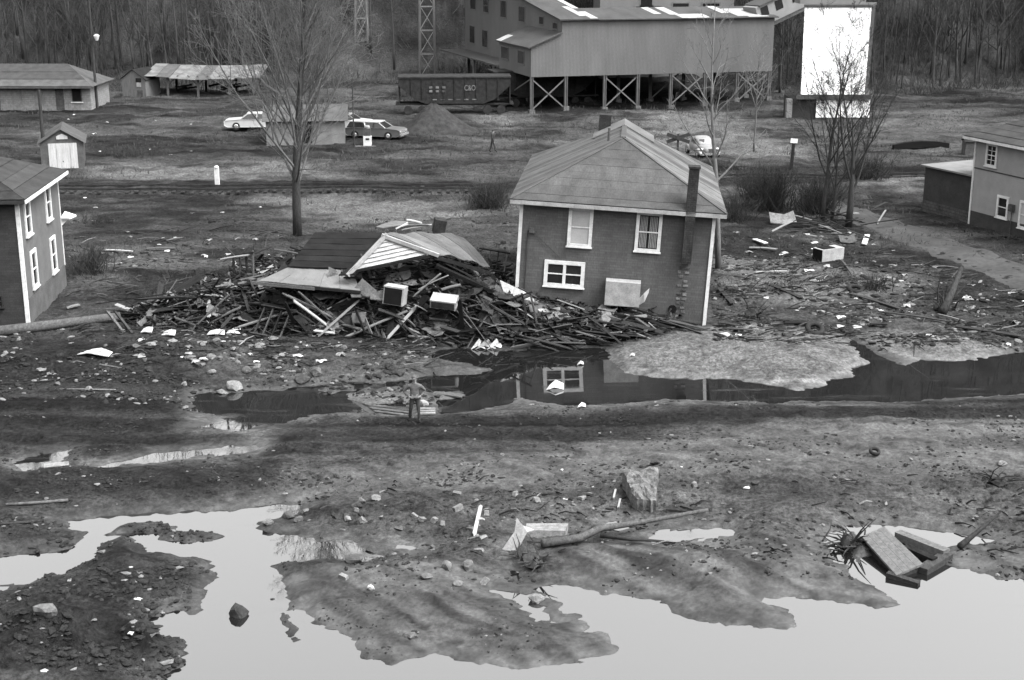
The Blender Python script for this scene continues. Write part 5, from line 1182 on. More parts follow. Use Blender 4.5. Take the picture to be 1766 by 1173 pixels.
# markers
b = G(375, 319); m = MB(); m.box((b.x, b.y, b.z + .55), (.30, .2, 1.3)); m.lathe((b.x, b.y, b.z + 1.2), [(.17, 0), (.15, .09), (.07, .14)], 10)
o = m.build('mile_post', 'white_paint'); tag(o, 'short white concrete mile post beside the railway track', 'post')
b = G(1364, 292); t = thing('sign_post', 'dark post with a small white board on top near the railway', 'sign', b); m = MB(); m.beam((0, 0, -.2), (.1, 0, 2.0), .24, .2); m.build('post', 'wood_dark', t); MB().box((.1, -.12, 2.15), (.55, .06, .32), Euler((0, .1, .2)).to_matrix()).build('board', 'white_paint', t)
b = G(1168, 285); t = thing('crossing_sign', 'dark railroad crossing crossbuck seen from behind beyond the tilted house roof', 'sign', b)
zc = PD(1170, 238, b.y).z - b.z; MB().beam((0, 0, -.2), (0, 0, zc + .3), .14, .14).build('post', 'pole', t)
for s in (-1, 1): MB().beam((-.85, -.09 - .03 * s, zc + .3 * s), (.85, -.09 - .03 * s, zc - .3 * s), .05, .26).build('crossboard', 'pole', t)
b = G(634, 250); t = thing('fuel_pump', 'old fuel pump with white lower panel and dark head near the parked wagon', 'fuel pump', b)
MB().span(-.32, .32, -.2, .2, -.05, .75).build('cabinet', 'white_paint', t); MB().span(-.28, .28, -.18, .18, .76, 1.35).build('meter_head', 'rust', t); MB().box((.02, -.215, .5), (.3, .02, .16)).build('panel_mark', 'black_rubber', t)
m = MB(); m.lathe((0, 0, 1.35), [(.2, 0), (.24, .12), (.18, .25)], 10); m.build('globe', 'steel_grey', t); MB().span(-1.0, .9, -.5, .6, -.12, -.03).build('island', 'concrete', t)

# coal pile
b = G(742, 236); R1_ = 68 * b.y / F; m = MB(); rows = []; nA, nR = 36, 10; vs_ = []; fs = []
for i in range(nR + 1):
    for j in range(nA):
        a = 2 * math.pi * j / nA; f = i / nR; r_ = R1_ * f * (1 + .12 * math.sin(2 * a + 1) + .06 * math.sin(5 * a)); x = b.x + r_ * math.cos(a) + .25 * R1_ * (f) * (f) * .6; y = b.y + 4 + r_ * .9 * math.sin(a)
        z = gz(x, y) - .15 * (i == nR) + 2.4 * (1 - f) ** 1.15 + .1 * rr.uniform(-1, 1) * (1 - f); vs_.append((x, y, z))
for i in range(nR):
    for j in range(nA): fs.append((i * nA + j, i * nA + (j + 1) % nA, (i + 1) * nA + (j + 1) % nA, (i + 1) * nA + j)[::-1])
m.add(vs_, fs); tag(m.build('coal_pile', 'coal', smooth=True), 'conical dark coal pile beside the parked cars', 'coal pile')

# hopper wagons
def hopper(px, py, rz, label, L=10.6, marks=True):
    b = G(px, py); t = thing('hopper_wagon', label, 'railway wagon', b, (0, 0, rz)); H0, H1, wd = 1.0, 3.4, 2.9
    s = MB(); s.prism([(0, 0, H1), (0, 0, H1 - .7), (1.6, 0, H0 + .35), (2.6, 0, H0), (L - 2.6, 0, H0), (L - 1.6, 0, H0 + .35), (L, 0, H1 - .7), (L, 0, H1)], (0, wd, 0)); s.build('hopper_body', 'wagon', t)
    MB().span(-.05, L + .05, -.08, wd + .08, H1, H1 + .14).build('top_rail', 'coal', t); MB().span(-.3, L + .3, .3, wd - .3, .85, .99).build('sill', 'coal', t)
    for k in range(9): MB().span(1.2 + k * (L - 2.4) / 8 - .04, 1.2 + k * (L - 2.4) / 8 + .04, -.07, -.001, H0 + .45, H1 - .01).build('rib', 'wagon', t)
    for x in (0.05, L - .05): MB().span(x - .05, x + .05, .2, wd - .2, .9, H1).build('end_post', 'coal', t)
    for x in (.9, 2.2, L - 2.2, L - .9):
        w_ = MB(); w_.tube([(x, -.02, .43), (x, .12, .43)], .42, 14); wo = w_.build('wheel', 'coal', t)
    if marks:
        for r_, z in ((3, 2.45), (3, 2.1)):
            for k in range(r_): MB().span(2.9 + k * .62, 3.2 + k * .62, -.085, -.071, z, z + .2).build('stencil_mark', 'scrap_grey', t)
        for k in range(6): MB().span(3.2 + k * .75, 3.6 + k * .75, -.02, -.002, 1.35, 1.45).build('stencil_mark', 'scrap_grey', t)
        cu = bpy.data.curves.new('emblem', 'FONT'); cu.body = 'C&O'; cu.size = .72; cu.extrude = .004; to = bpy.data.objects.new('emblem', cu); COL.objects.link(to)
        dg = bpy.context.evaluated_depsgraph_get(); me_ = bpy.data.meshes.new_from_object(to.evaluated_get(dg)); bpy.data.objects.remove(to); me_.materials.clear(); me_.materials.append(MATS['scrap_grey'])
        o_ = inst('emblem', me_, (L - 4.4, -.088, 2.25), (R(90), 0, 0), (.7, 1, 1), t)
    return t
hopper(688, 198, R(3), 'dark hopper wagon with white stencilled emblem behind the coal pile')
hopper(852, 186, R(14), 'dark hopper wagon standing under the tipple posts', marks=False)

# cars
def wheel(parent, x, y, r=.34, wd=.2):
    s = 1 if y > 0 else -1; t = MB(); t.tube([(x, y - s * wd, r), (x, y, r)], [r, r], 16); w_ = t.build('wheel', 'black_rubber', parent)
    h = MB(); h.tube([(x, y + s * .003, r), (x, y + s * .03, r)], [r * .55, r * .4], 12); h.build('hubcap', 'chrome', w_)
def sedan(px, py, rz, label, body, roofm, L=5.2, wagon=False):
    b = G(px, py); t = thing('parked_car', label, 'car', b, (0, 0, rz)); h = L / 2
    prof = [(-h, .45), (-h + .05, .80), (-h + .2, .88), (-1.2, .93), (1.1, .95), (h - .25, .86), (h - .02, .76), (h, .42), (h - .3, .26), (-h + .3, .26)]
    def lo(wd, dz=0): return [(x, wd, z + dz) for x, z in prof]
    bd = MB(); vs_ = []
    for wd, k in ((-.9, .94), (-.95, 1), (.95, 1), (.9, .94)):
        vs_ += [(x * (.985 if k < 1 else 1), wd, (z - .55) * k + .55) for x, z in prof]
    n = len(prof); fs = [tuple(range(n)), tuple(range(4 * n - 1, 3 * n - 1, -1))] + [(r_ * n + (i + 1) % n, r_ * n + i, (r_ + 1) * n + i, (r_ + 1) * n + (i + 1) % n) for r_ in range(3) for i in range(n)]
    bd.add(vs_, fs); bd.build('body', body, t, smooth=False)
    x0, x1, x2, x3 = (-1.75, -1.15, .55, 1.2) if not wagon else (-2.3, -2.05, .55, 1.2)
    cb = MB(); cb.add([(x0, -.82, .92), (x3, -.82, .94), (x3, .82, .94), (x0, .82, .92), (x1, -.66, 1.36), (x2, -.66, 1.36), (x2, .66, 1.36), (x1, .66, 1.36)], [(0, 1, 5, 4), (1, 2, 6, 5), (2, 3, 7, 6), (3, 0, 4, 7), (3, 2, 1, 0), (4, 5, 6, 7)]); cb.build('windows', 'glass_dark', t)
    MB().prism([(x1 - .06, -.69, 1.365), (x2 + .06, -.69, 1.365), (x2 + .06, .69, 1.365), (x1 - .06, .69, 1.365)], (0, 0, .07)).build('roof', roofm, t)
    for s in (-1, 1):
        for a, b_ in ((x0, x1), (x3, x2), ((x0 + x3) / 2, (x1 + x2) / 2)): MB().beam((a, s * .83, .93), (b_, s * .67, 1.37), .06, .05).build('pillar', roofm, t)
    for s in (-1, 1):
        for x in (-h + 1.0, h - 1.05): wheel(t, x, s * .93)
        m_ = MB(); m_.tube([(h - .04, s * .66, .66), (h + .03, s * .66, .66)], .11, 10); m_.build('headlight', 'chrome', t); MB().box((-h - .01, s * .7, .68), (.06, .3, .12)).build('taillight', 'rust', t)
    for x in (-h - .06, h + .06): MB().box((x, 0, .42), (.12, 1.8, .16)).build('bumper', 'chrome', t)
    MB().box((h + .01, 0, .66), (.04, .95, .16)).build('grille', 'chrome', t)
    return t
mat('car_white', .3, .3, 3, .06, 0, spec=.5); mat('car_dark', .07, .3, 3, .1, 0, spec=.5); mat('car_grey', .16, .35, 3, .1, 0, spec=.5)
sedan(440, 222, R(184), 'white sedan parked behind the pale shed', 'car_white', 'car_white')
sedan(648, 238, R(-16), 'dark station wagon with white roof and bonnet parked by the fuel pump', 'car_dark', 'car_white', 5.0, True)
sedan(596, 224, R(-10), 'light car half hidden between the pale shed and the station wagon', 'car_white', 'car_grey', 4.8)
# rounded old car
b = G(1211, 269); oc = thing('parked_car', 'rounded old light car parked nose-on beyond the tilted house', 'car', b, (0, 0, R(-80)))
def loft(parent, name, secs, mt):
    """secs: list of (x, half_width, z_bottom, z_top) rounded sections"""
    n = 12; vs_ = []; fs = []
    for x, wd, z0, z1 in secs:
        for j in range(n):
            a = 2 * math.pi * j / n; ca, sa = math.cos(a), math.sin(a); q = .6
            vs_.append((x, wd * math.copysign(abs(ca) ** q, ca), (z0 + z1) / 2 + (z1 - z0) / 2 * math.copysign(abs(sa) ** q, sa)))
    for i in range(len(secs) - 1):
        for j in range(n): fs.append((i * n + j, i * n + (j + 1) % n, (i + 1) * n + (j + 1) % n, (i + 1) * n + j))
    fs += [tuple(range(n - 1, -1, -1)), tuple((len(secs) - 1) * n + j for j in range(n))]
    return MB().add(vs_, fs).build(name, mt, parent, smooth=True)
mat('car_pale', .13, .35, 3, .2, 0, spec=.5)
loft(oc, 'body', [(-2.2, .5, .4, .7), (-1.9, .72, .3, .95), (-1.0, .8, .28, 1.05), (.4, .8, .28, 1.05), (1.2, .55, .3, 1.0), (1.9, .42, .35, .92), (2.1, .3, .45, .8)], 'car_pale')
loft(oc, 'cabin', [(-1.7, .4, .9, 1.05), (-1.2, .62, .9, 1.42), (-.3, .66, .9, 1.6), (.3, .62, .9, 1.52), (.75, .5, .9, 1.05)], 'car_pale')
for s in (-1, 1):
    for x in (-1.35, 1.35):
        f = loft(oc, 'fender', [(x - .62, .08, .35, .45), (x - .4, .17, .3, .72), (x, .2, .35, .82), (x + .4, .17, .3, .72), (x + .62, .08, .35, .45)], 'car_pale'); f.location = (0, s * .72, 0); wheel(oc, x, s * .88, .34, .16)
    m_ = MB(); m_.lathe((1.75, s * .62, .72), [(.14, 0), (.14, .1), (.08, .16)], 10); m_.build('headlight', 'chrome', oc)
    MB().box((.53, s * .24, 1.27), (.05, .4, .26), Euler((0, -.55, s * .2)).to_matrix()).build('windscreen', 'glass_dark', oc)
    MB().box((-.2, s * .665, 1.25), (.8, .03, .28)).build('side_window', 'glass_dark', oc)
MB().box((2.15, 0, .45), (.1, 1.5, .14)).build('bumper', 'chrome', oc); MB().box((2.06, 0, .68), (.1, .34, .34)).build('grille', 'rust', oc)

# ------------------------------------------------------------------ people
mat('khaki', .07, .9, 8, .25, .3); mat('khaki_dark', .028, .9, 8, .25, .3); mat('skin', .17, .6, 8, .1, .05); mat('hair', .03, .8, 10, .3, .2); mat('boot', .012, .6, 8, .3, .1)
def person(label, base, rz, joints, edges, radii, mats_fn, hair=True, H=1.76):
    t = thing('person', label, 'person', base, (0, 0, rz))
    me_ = bpy.data.meshes.new('body'); names = list(joints); me_.from_pydata([joints[n_] for n_ in names], [(names.index(a), names.index(b_)) for a, b_ in edges], [])
    o = bpy.data.objects.new('body_tmp', me_); COL.objects.link(o)
    sk = o.modifiers.new('skin', 'SKIN'); sk.use_smooth_shade = True
    for i, n_ in enumerate(names):
        sv = me_.skin_vertices[0].data[i]; r_ = radii[n_]; sv.radius = r_ if isinstance(r_, tuple) else (r_, r_); sv.use_root = n_ == 'pelvis'
    ss = o.modifiers.new('sub', 'SUBSURF'); ss.levels = 2; ss.render_levels = 2
    dg = bpy.context.evaluated_depsgraph_get(); fm_ = bpy.data.meshes.new_from_object(o.evaluated_get(dg)); bpy.data.objects.remove(o); fm_.name = 'body'
    for m_ in ('khaki', 'khaki_dark', 'skin', 'boot'): fm_.materials.append(MATS[m_])
    for p in fm_.polygons: p.material_index = mats_fn(p.center); p.use_smooth = True
    bo = inst('body', fm_, (0, 0, 0), parent=t)
    return t, bo
J = {'pelvis': (0, .02, .98), 'waist': (0, .0, 1.10), 'chest': (0, .0, 1.30), 'upper': (0, .0, 1.42), 'neck': (0, -.01, 1.50), 'head0': (0, -.02, 1.58), 'head1': (0, -.03, 1.66), 'head2': (0, -.015, 1.74)}
Rd = {'pelvis': (.17, .13), 'waist': (.17, .12), 'chest': (.20, .13), 'upper': (.16, .11), 'neck': .062, 'head0': (.07, .085), 'head1': (.082, .10), 'head2': (.06, .075)}
E = [('pelvis', 'waist'), ('waist', 'chest'), ('chest', 'upper'), ('upper', 'neck'), ('neck', 'head0'), ('head0', 'head1'), ('head1', 'head2')]
for s, sx in (('l', -1), ('r', 1)):
    J.update({s + 'hip': (sx * .10, .02, .90), s + 'knee': (sx * (.15 if sx < 0 else .13), -.02 - .05 * sx, .50), s + 'ank': (sx * (.19 if sx < 0 else .15), .02 - .12 * sx, .09), s + 'toe': (sx * (.22 if sx < 0 else .17), -.13 - .12 * sx, .045),
              s + 'sho': (sx * .20, .0, 1.41), s + 'elb': (sx * .40, .07, 1.17), s + 'wri': (sx * .235, -.03, 1.02), s + 'palm': (sx * .185, -.09, 1.0)})
    Rd.update({s + 'hip': .10, s + 'knee': .068, s + 'ank': .052, s + 'toe': .042, s + 'sho': .075, s + 'elb': .055, s + 'wri': .036, s + 'palm': (.038, .024)})
    E += [('pelvis', s + 'hip'), (s + 'hip', s + 'knee'), (s + 'knee', s + 'ank'), (s + 'ank', s + 'toe'), ('upper', s + 'sho'), (s + 'sho', s + 'elb'), (s + 'elb', s + 'wri'), (s + 'wri', s + 'palm')]
    for k in range(4):
        dz = .03 - k * .02; J[s + 'f%d' % k] = (sx * (.135 + .004 * k), -.135, 1.0 + dz); J[s + 'g%d' % k] = (sx * (.09 + .008 * k), -.145, .985 + dz); Rd[s + 'f%d' % k] = .009; Rd[s + 'g%d' % k] = .008; E += [(s + 'palm', s + 'f%d' % k), (s + 'f%d' % k, s + 'g%d' % k)]
    J[s + 'th'] = (sx * .215, -.10, 1.05); Rd[s + 'th'] = .009; E.append((s + 'palm', s + 'th'))
def pm(c):
    if c.z > 1.515: return 2
    if c.z < .13: return 3
    if abs(c.x) < .25 and c.y < -.06 and .94 < c.z < 1.07 and c.y < -.085: return 2
    return 0 if c.z > .93 else 1
b = G(716, 727)
pr, bo = person('person in grey work jacket and trousers standing hands on hips at the pool edge', (b.x, b.y, b.z - .01), R(6), J, E, Rd, pm)
m = MB(); m.lathe((0, -.015, 1.70), [(.098, -.02), (.104, .03), (.09, .08), (.05, .115), (.01, .12)], 14); m.build('cap', 'khaki', pr, smooth=True)
m = MB(); m.prism([(-.07, -.10, 1.705), (.07, -.10, 1.705), (.05, -.19, 1.69), (-.05, -.19, 1.69)], (0, 0, .012)); m.build('cap_peak', 'khaki', pr)
m = MB(); m.rock((0, -.125, 1.625), (.014, .02, .022), 3, 1, .05); m.build('nose', 'skin', pr, smooth=True)
for s in (-1, 1):
    MB().box((s * .032, -.118, 1.655), (.022, .008, .008)).build('eye', 'hair', pr); m = MB(); m.rock((s * .088, -.01, 1.64), (.014, .022, .032), 4, 1, .05); m.build('ear', 'skin', pr, smooth=True)
MB().box((0, -.112, 1.588), (.045, .008, .008)).build('mouth', 'khaki_dark', pr)
m = MB(); m.lathe((0, .02, 1.055), [(.185, 0), (.19, .04), (.186, .06)], 14); 
# walking figure on the far bank
J2 = dict(J); 
for s, sx in (('l', -1), ('r', 1)):
    J2.update({s + 'knee': (sx * .09, -.10 * sx, .50), s + 'ank': (sx * .09, -.22 * sx + .03, .09), s + 'toe': (sx * .10, -.22 * sx - .12, .045), s + 'elb': (sx * .27, .06 * sx, 1.15), s + 'wri': (sx * .29, -.05 + .14 * sx, .92), s + 'palm': (sx * .29, -.07 + .16 * sx, .84)})
    for k in range(4): J2[s + 'f%d' % k] = (sx * .29, -.10 + .16 * sx + .02 * k, .78); J2[s + 'g%d' % k] = (sx * .285, -.10 + .16 * sx + .02 * k, .745)
    J2[s + 'th'] = (sx * .27, -.12 + .16 * sx, .80)
def pm2(c): return 2 if c.z > 1.515 or c.z < .86 and abs(c.x) > .25 else (3 if c.z < .13 else 1)
b = G(850, 262); pr2, _ = person('distant person in dark clothes walking across the far field', (b.x, b.y, b.z - .01), R(70), J2, E, Rd, pm2)
m = MB(); m.lathe((0, -.015, 1.66), [(.09, 0), (.1, .05), (.08, .1), (.02, .125)], 10); m.build('hair', 'hair', pr2, smooth=True)

# ------------------------------------------------------------------ traced loose things
def onground(px, py): return G(px, py)
def log(pts, r0, r1, mt, label, name='log', cat='log', group=None, z=.1):
    q = []
    for p in pts:
        g = G(p[0], p[1]); q.append(g + Vector((0, 0, (p[2] if len(p) > 2 else 0) + z)))
    n = len(q); m_ = MB(); m_.tube(q, [r0 + (r1 - r0) * i / (n - 1) for i in range(n)], 8); return tag(m_.build(name, mt, smooth=True), label, cat, group)
log([(-40, 584), (60, 572), (130, 563), (208, 553)], .27, .2, 'wood_grey', 'long weathered log lying in front of the left house', z=.2)
log([(215, 540), (330, 520), (440, 502)], .16, .1, 'wood_dark', 'dark pole running into the west end of the heap', 'pole', 'pole', z=.15)
lad = G(205, 575); t = thing('wooden_ladder', 'pale wooden frame leaning on the end of the long log', 'ladder', lad); O = Vector(lad)
for a, b_, c_, d_ in ((213, 574, 183, 534), (228, 575, 197, 535)): MB().beam(G(a, b_) - O, PD(c_, d_, lad.y + 1.3) - O, .11, .09).build('rail', 'wood_grey', t)
MB().beam(PD(178, 535, lad.y + 1.25) - O, PD(210, 532, lad.y + 1.2) - O, .1, .1).build('rung', 'wood_grey', t)
m = MB(); a = G(236, 562); m.sheet([[PD(236, 556, a.y), PD(270, 533, a.y + .6)], [PD(243, 563, a.y - .2), PD(255, 537, a.y + .3)]], .05); tag(m.build('panel_scrap', 'wood_grey'), 'grey triangular panel scrap beside the wooden frame', 'panel')
# rocks seen one by one: (px, py, width_px, height_px, pale?)
def rock(px, py, wp, hp, mt, label, group=None, seed=0):
    b = G(px, py + hp * .5); b = b if b.z > -.02 else P(px, py + hp * .5, -.03); s = b.y * 1.04 / F; rx = wp * s / 2; rz_ = hp * s / 2 * .9; m_ = MB(); m_.rock((b.x, b.y + rx * .3, b.z + rz_ * .45), (rx, rx * .85, rz_ * 1.1), seed or int(px * 7 + py), 2); return tag(m_.build('rock', mt), label, 'rock', group)
for (px, py, wp, hp, mt, lab) in [(77, 1047, 50, 34, 'stone', 'pale-topped rock half sunk in the mud island'), (402, 661, 36, 24, 'stone', 'large rough pale rock at the pool end'), (383, 674, 22, 10, 'stone', 'small flat stone against the large rough rock'), (413, 1045, 42, 40, 'stone_dark', 'dark pointed rock standing in the bright water'),
      (770, 970, 22, 28, 'stone', 'upright pale rock beside the squat boulder on the mud fan'), (809, 970, 30, 28, 'stone', 'squat pale boulder on the mud fan'), (735, 992, 28, 13, 'stone', 'flat pale slab on the mud fan'), (790, 1003, 24, 12, 'stone', 'thin pale stone below the squat boulder'),
      (497, 885, 28, 20, 'stone_dark', 'dark flat rock at the corner of the lake'), (462, 897, 26, 16, 'stone', 'pale flat rock at the corner of the lake'), (624, 860, 17, 14, 'stone', 'small dark-sided block next to the tilted pale block'), (648, 856, 22, 14, 'stone', 'tilted pale block on the mud flat'),
      (927, 1027, 34, 22, 'stone', 'rock standing in the narrow water channel'), (522, 650, 30, 20, 'stone_dark', 'dark rock in the rubble at the pool shore'), (545, 638, 26, 20, 'stone', 'pale rock in the rubble at the pool shore'), (710, 1092, 34, 14, 'stone', 'lone pale stone on the lower mud fan'),
      (98, 660, 16, 10, 'stone', 'small stone by the thin wire at the left'), (152, 668, 15, 12, 'stone', 'small square pale stone left of the pool'), (318, 660, 15, 13, 'stone', 'round pale stone near the large rough rock'), (926, 858, 18, 15, 'stone', 'pale pointed stone on the flat left of the slab'),
      (1004, 856, 20, 14, 'scrap_white', 'whitish broken stone beside the concrete slab'), (1196, 832, 14, 14, 'stone', 'small pale stone beyond the concrete slab'), (1288, 840, 14, 8, 'scrap_white', 'small whitish pebble stone on the right flat'), (1728, 797, 22, 12, 'stone', 'rounded stone on the far right flat'),
      (640, 1010, 16, 16, 'scrap_white', 'small whitish stone on the upper mud fan'), (1725, 828, 34, 22, 'stone_dark', 'dark rock with grass tuft on the right flat'), (1305, 830, 22, 10, 'stone_dark', 'low dark stone on the right flat'), (470, 1032, 10, 8, 'stone_dark', 'tiny dark stone at the lake edge'),
      (612, 962, 44, 18, 'stone_dark', 'smooth dark mud-covered stone beside the small puddle'), (640, 946, 26, 12, 'stone_dark', 'smaller smooth dark stone in the small puddle'), (690, 640, 22, 14, 'stone_dark', 'dark clod near the pool tongue'), (1130, 795, 20, 14, 'stone_dark', 'dark stone on the pale flat beyond the concrete slab')]:
    rock(px, py, wp, hp, mt, lab)
for i in range(36):
    px = rr.gauss(360, 130); py = rr.uniform(582, 640); 
    if px < 60 or px > 720: continue
    rock(px, py, rr.uniform(9, 24), rr.uniform(7, 15), rr.choice(['stone', 'stone', 'stone_dark', 'scrap_grey']), 'rubble lump in the strip between the heap and the pool', 'rubble between the heap and the pool', i + 900)
for i in range(30):
    px, py = (rr.gauss(760, 90), rr.uniform(850, 1010)) if i < 20 else (rr.uniform(480, 640), rr.uniform(875, 900))
    b = G(px, py)
    if b.z < .04: continue
    m = MB(); m.box((b.x, b.y, b.z + .03), (rr.uniform(.18, .34), rr.uniform(.1, .18), rr.uniform(.08, .16)), Euler((rr.gauss(0, .3), rr.gauss(0, .3), rr.uniform(0, 3))).to_matrix(), rr.uniform(.75, .95)); tag(m.build('brick_lump', rr.choice(['stone', 'stone', 'stone_dark'])), 'small broken block half sunk in the foreground mud', 'brick', 'broken blocks in the foreground mud')
# concrete slab
b = G(1102, 896); sl_ = P(1070, 840, .35); m = MB(); tl, tr_, br_, bl_ = G(1074, 842), G(1134, 836), G(1130, 885), G(1095, 880)
lift = Vector((0, 0, .52)); r_ = random.Random(3); rows = []
for j in range(10):
    t = j / 9; rows.append([tl.lerp(tr_, i / 9).lerp(bl_.lerp(br_, i / 9), t) + lift * (1.1 - .35 * t) + Vector((r_.uniform(-.04, .04), r_.uniform(-.05, .05), r_.uniform(-.05, .05) + .07 * math.sin(i * 1.1) * math.cos(j * .9))) for i in range(10)])
m.sheet(rows, .75); tag(m.build('concrete_slab', 'concrete'), 'thick rough broken concrete slab tilted in the mud', 'slab')
for a, b_ in ((1062, 846), (1070, 862)): board(G(a, b_) + Vector((0, 0, .05)), G(a - 4, b_ + 20) + Vector((0, 0, .12)), .06, .04, 'wood_pale', 'pale stick leaning at the edge of the concrete slab', 'sticks by the concrete slab', 'stick', cat='stick')
# drift log, plank and white debris in the foreground
log([(935, 946, .05), (1000, 938, .08), (1035, 930, .25), (1080, 925, .28), (1140, 918, .35), (1220, 908, .45)], .14, .05, 'wood_grey', 'long forked drift pole lying across the mud beside the puddle', 'drift_pole', 'pole')
log([(1035, 935, .12), (1090, 940, .08), (1145, 940, .02)], .08, .03, 'wood_grey', 'short branch lying under the drift pole', 'branch', 'branch')
m = MB(); a = G(905, 925); m.sheet([[G(908, 914) + Vector((0, 0, .22)), G(980, 913) + Vector((0, 0, .2))], [G(906, 925) + Vector((0, 0, .2)), G(975, 924) + Vector((0, 0, .16))]], .3); tag(m.build('timber_slab', 'scrap_grey'), 'thick pale-topped timber beside the white crumpled sheet', 'timber')
m = MB(); q = G(884, 950); m.sheet([[q + Vector((-.3, 0, .05)), q + Vector((.05, .1, .55)), q + Vector((.12, .2, .95))], [q + Vector((.05, -.15, .05)), q + Vector((.25, 0, .45)), q + Vector((.3, .1, .75))], [q + Vector((.15, -.1, .1)), q + Vector((.42, 0, .6)), q + Vector((.62, .1, .62))]], .03)
tag(m.build('crumpled_sheet', 'scrap_white'), 'bright white crumpled sheet on the snag at the mud edge', 'sheet')
def snag(px, py, size, n, seed, label, mt='wood_dark'):
    r_ = random.Random(seed); b = G(px, py); m_ = MB(); m_.rock((b.x, b.y, b.z + .12 * size), (.36 * size, .3 * size, .24 * size), seed, 2, .6)
    for k in range(int(n * 1.3)):
        d = Vector((r_.gauss(0, 1), r_.gauss(0, 1), abs(r_.gauss(.2, .5)))).normalized(); p = b + Vector((r_.gauss(0, .2), r_.gauss(0, .2), .1)) * size; L = size * r_.uniform(.4, 1.1)
        m_.tube([p, p + d * L * .5 + Vector((r_.gauss(0, .08), r_.gauss(0, .08), .05)), p + d * L], [.035 * size, .022 * size, .006 * size], 4)
    return tag(m_.build('root_snag', mt), label, 'stump')
snag(922, 975, 1.0, 16, 3, 'dark root snag under the white crumpled sheet', 'wood_grey'); snag(1468, 945, 1.1, 26, 5, 'black tangle of roots at the corner of the wooden crate', 'coal')
snag(1296, 548, 1.2, 9, 8, 'small black stump sticking up in the right field', 'coal'); snag(1625, 535, 1.5, 14, 9, 'dark uprooted stump in the right field'); snag(1715, 835, .8, 10, 11, 'dark root clump on the right flat')
log([(1625, 545, .1), (1640, 525, .5), (1655, 500, 1.0)], .22, .1, 'wood_dark', 'leaning dark trunk rising from the uprooted stump', 'leaning_trunk', 'log')
log([(1655, 950, .05), (1685, 935, .25), (1722, 915, .5)], .10, .03, 'wood_dark', 'dark stick poking from the mud spit beside the crate', 'stick', 'stick')
mat('crate_wood', .075, .8, 7.0, .3, .2, fine=22)
# wooden crate wrecked in the lake
b = G(1535, 985); cr2 = thing('wooden_crate', 'tilted plank box stranded in the bright water', 'crate', (b.x, b.y, .0)); O = Vector((b.x, b.y, 0))
T = [PD(1487, 922, 40.9), PD(1525, 907, 41.6), PD(1592, 970, 39.8), PD(1545, 992, 39.2)]; T = [Vector((p.x, p.y, max(p.z, .2))) for p in T]
T = [P(1486, 925, .34), P(1525, 908, .48), P(1592, 972, .26), P(1546, 992, .14)]
for k in range(4):
    t0, t1 = k / 4, (k + .975) / 4; A_, B_, C_, D_ = T[0].lerp(T[1], t0) - O, T[0].lerp(T[1], t1) - O, T[3].lerp(T[2], t1) - O, T[3].lerp(T[2], t0) - O
    MB().prism([A_, B_, C_, D_], (0, 0, -.06 - .01 * (k % 2))).build('top_plank', 'crate_wood', cr2)
for a_, b__ in ((0, 1), (1, 2), (2, 3), (3, 0)):
    p0, p1 = T[a_] - O + Vector((0, 0, -.08)), T[b__] - O + Vector((0, 0, -.08)); inn = (Vector((sum(t_.x for t_ in T) / 4, sum(t_.y for t_ in T) / 4, 0)) - O - (p0 + p1) / 2); inn.z = 0; inn.normalize()
    q0, q1 = p0 + inn * .05, p1 + inn * .05; MB().prism([q0, q1, Vector((q1.x, q1.y, -.15)), Vector((q0.x, q0.y, -.15))], inn * .05).build('side_board', 'wood_dark', cr2)
def slabbeam(a, b_, w_, h, mt, label, z0=.2, z1=.2, name='timber_beam', cat='beam'):
    m_ = MB(); m_.beam(P(a[0], a[1], z0), P(b_[0], b_[1], z1), w_, h); return tag(m_.build(name, mt), label, cat)
slabbeam((1548, 922), (1632, 955), .30, .24, 'crate_wood', 'heavy grey beam lying behind the plank box', .2, .18); slabbeam((1560, 945), (1612, 968), .25, .2, 'wood_dark', 'dark beam wedged between the plank box and the grey beam', .2, .15)
slabbeam((1590, 985), (1634, 958), .34, .2, 'wood_grey', 'short dark block at the end of the heavy grey beam', .08, .1); slabbeam((1530, 990), (1585, 1008), .2, .14, 'wood_dark', 'dark board half sunk below the plank box', .08, .02)
# white stick, wires, pipes
o = board(G(817, 928) + Vector((0, 0, .04)), G(830, 896) + Vector((0, 0, .5)), .11, .05, 'scrap_white', 'white painted stake leaning upright in the mud', None, 'stake', cat='stake')
board(G(826, 911) + Vector((0, 0, .3)), G(836, 912) + Vector((0, 0, .3)), .04, .04, 'scrap_white', 'short white cross piece on the leaning white stake', None, 'stake', cat='stake')
log([(10, 873), (60, 870), (118, 865)], .05, .05, 'wood_grey', 'thin straight pipe on the mud at the left edge', 'pipe', 'pipe', z=.05); log([(-10, 908), (40, 904), (75, 900)], .05, .05, 'wood_dark', 'dark pipe beside the lake at the left edge', 'pipe', 'pipe', z=.05)
log([(0, 664), (60, 660), (110, 655), (148, 647)], .018, .018, 'wood_grey', 'thin wire trailing over the left mud flat', 'wire', 'wire', z=.04)
log([(95, 673), (140, 673), (200, 674)], .03, .03, 'wood_pale', 'thin pale rod lying left of the pool', 'rod', 'rod', z=.04)
m = MB(); q = P(98, 805, .12); m.box(q, (.8, .25, .2), Euler((.2, 0, .3)).to_matrix()); tag(m.build('timber_block', 'scrap_grey'), 'small pale timber block at the edge of the left puddle', 'timber')
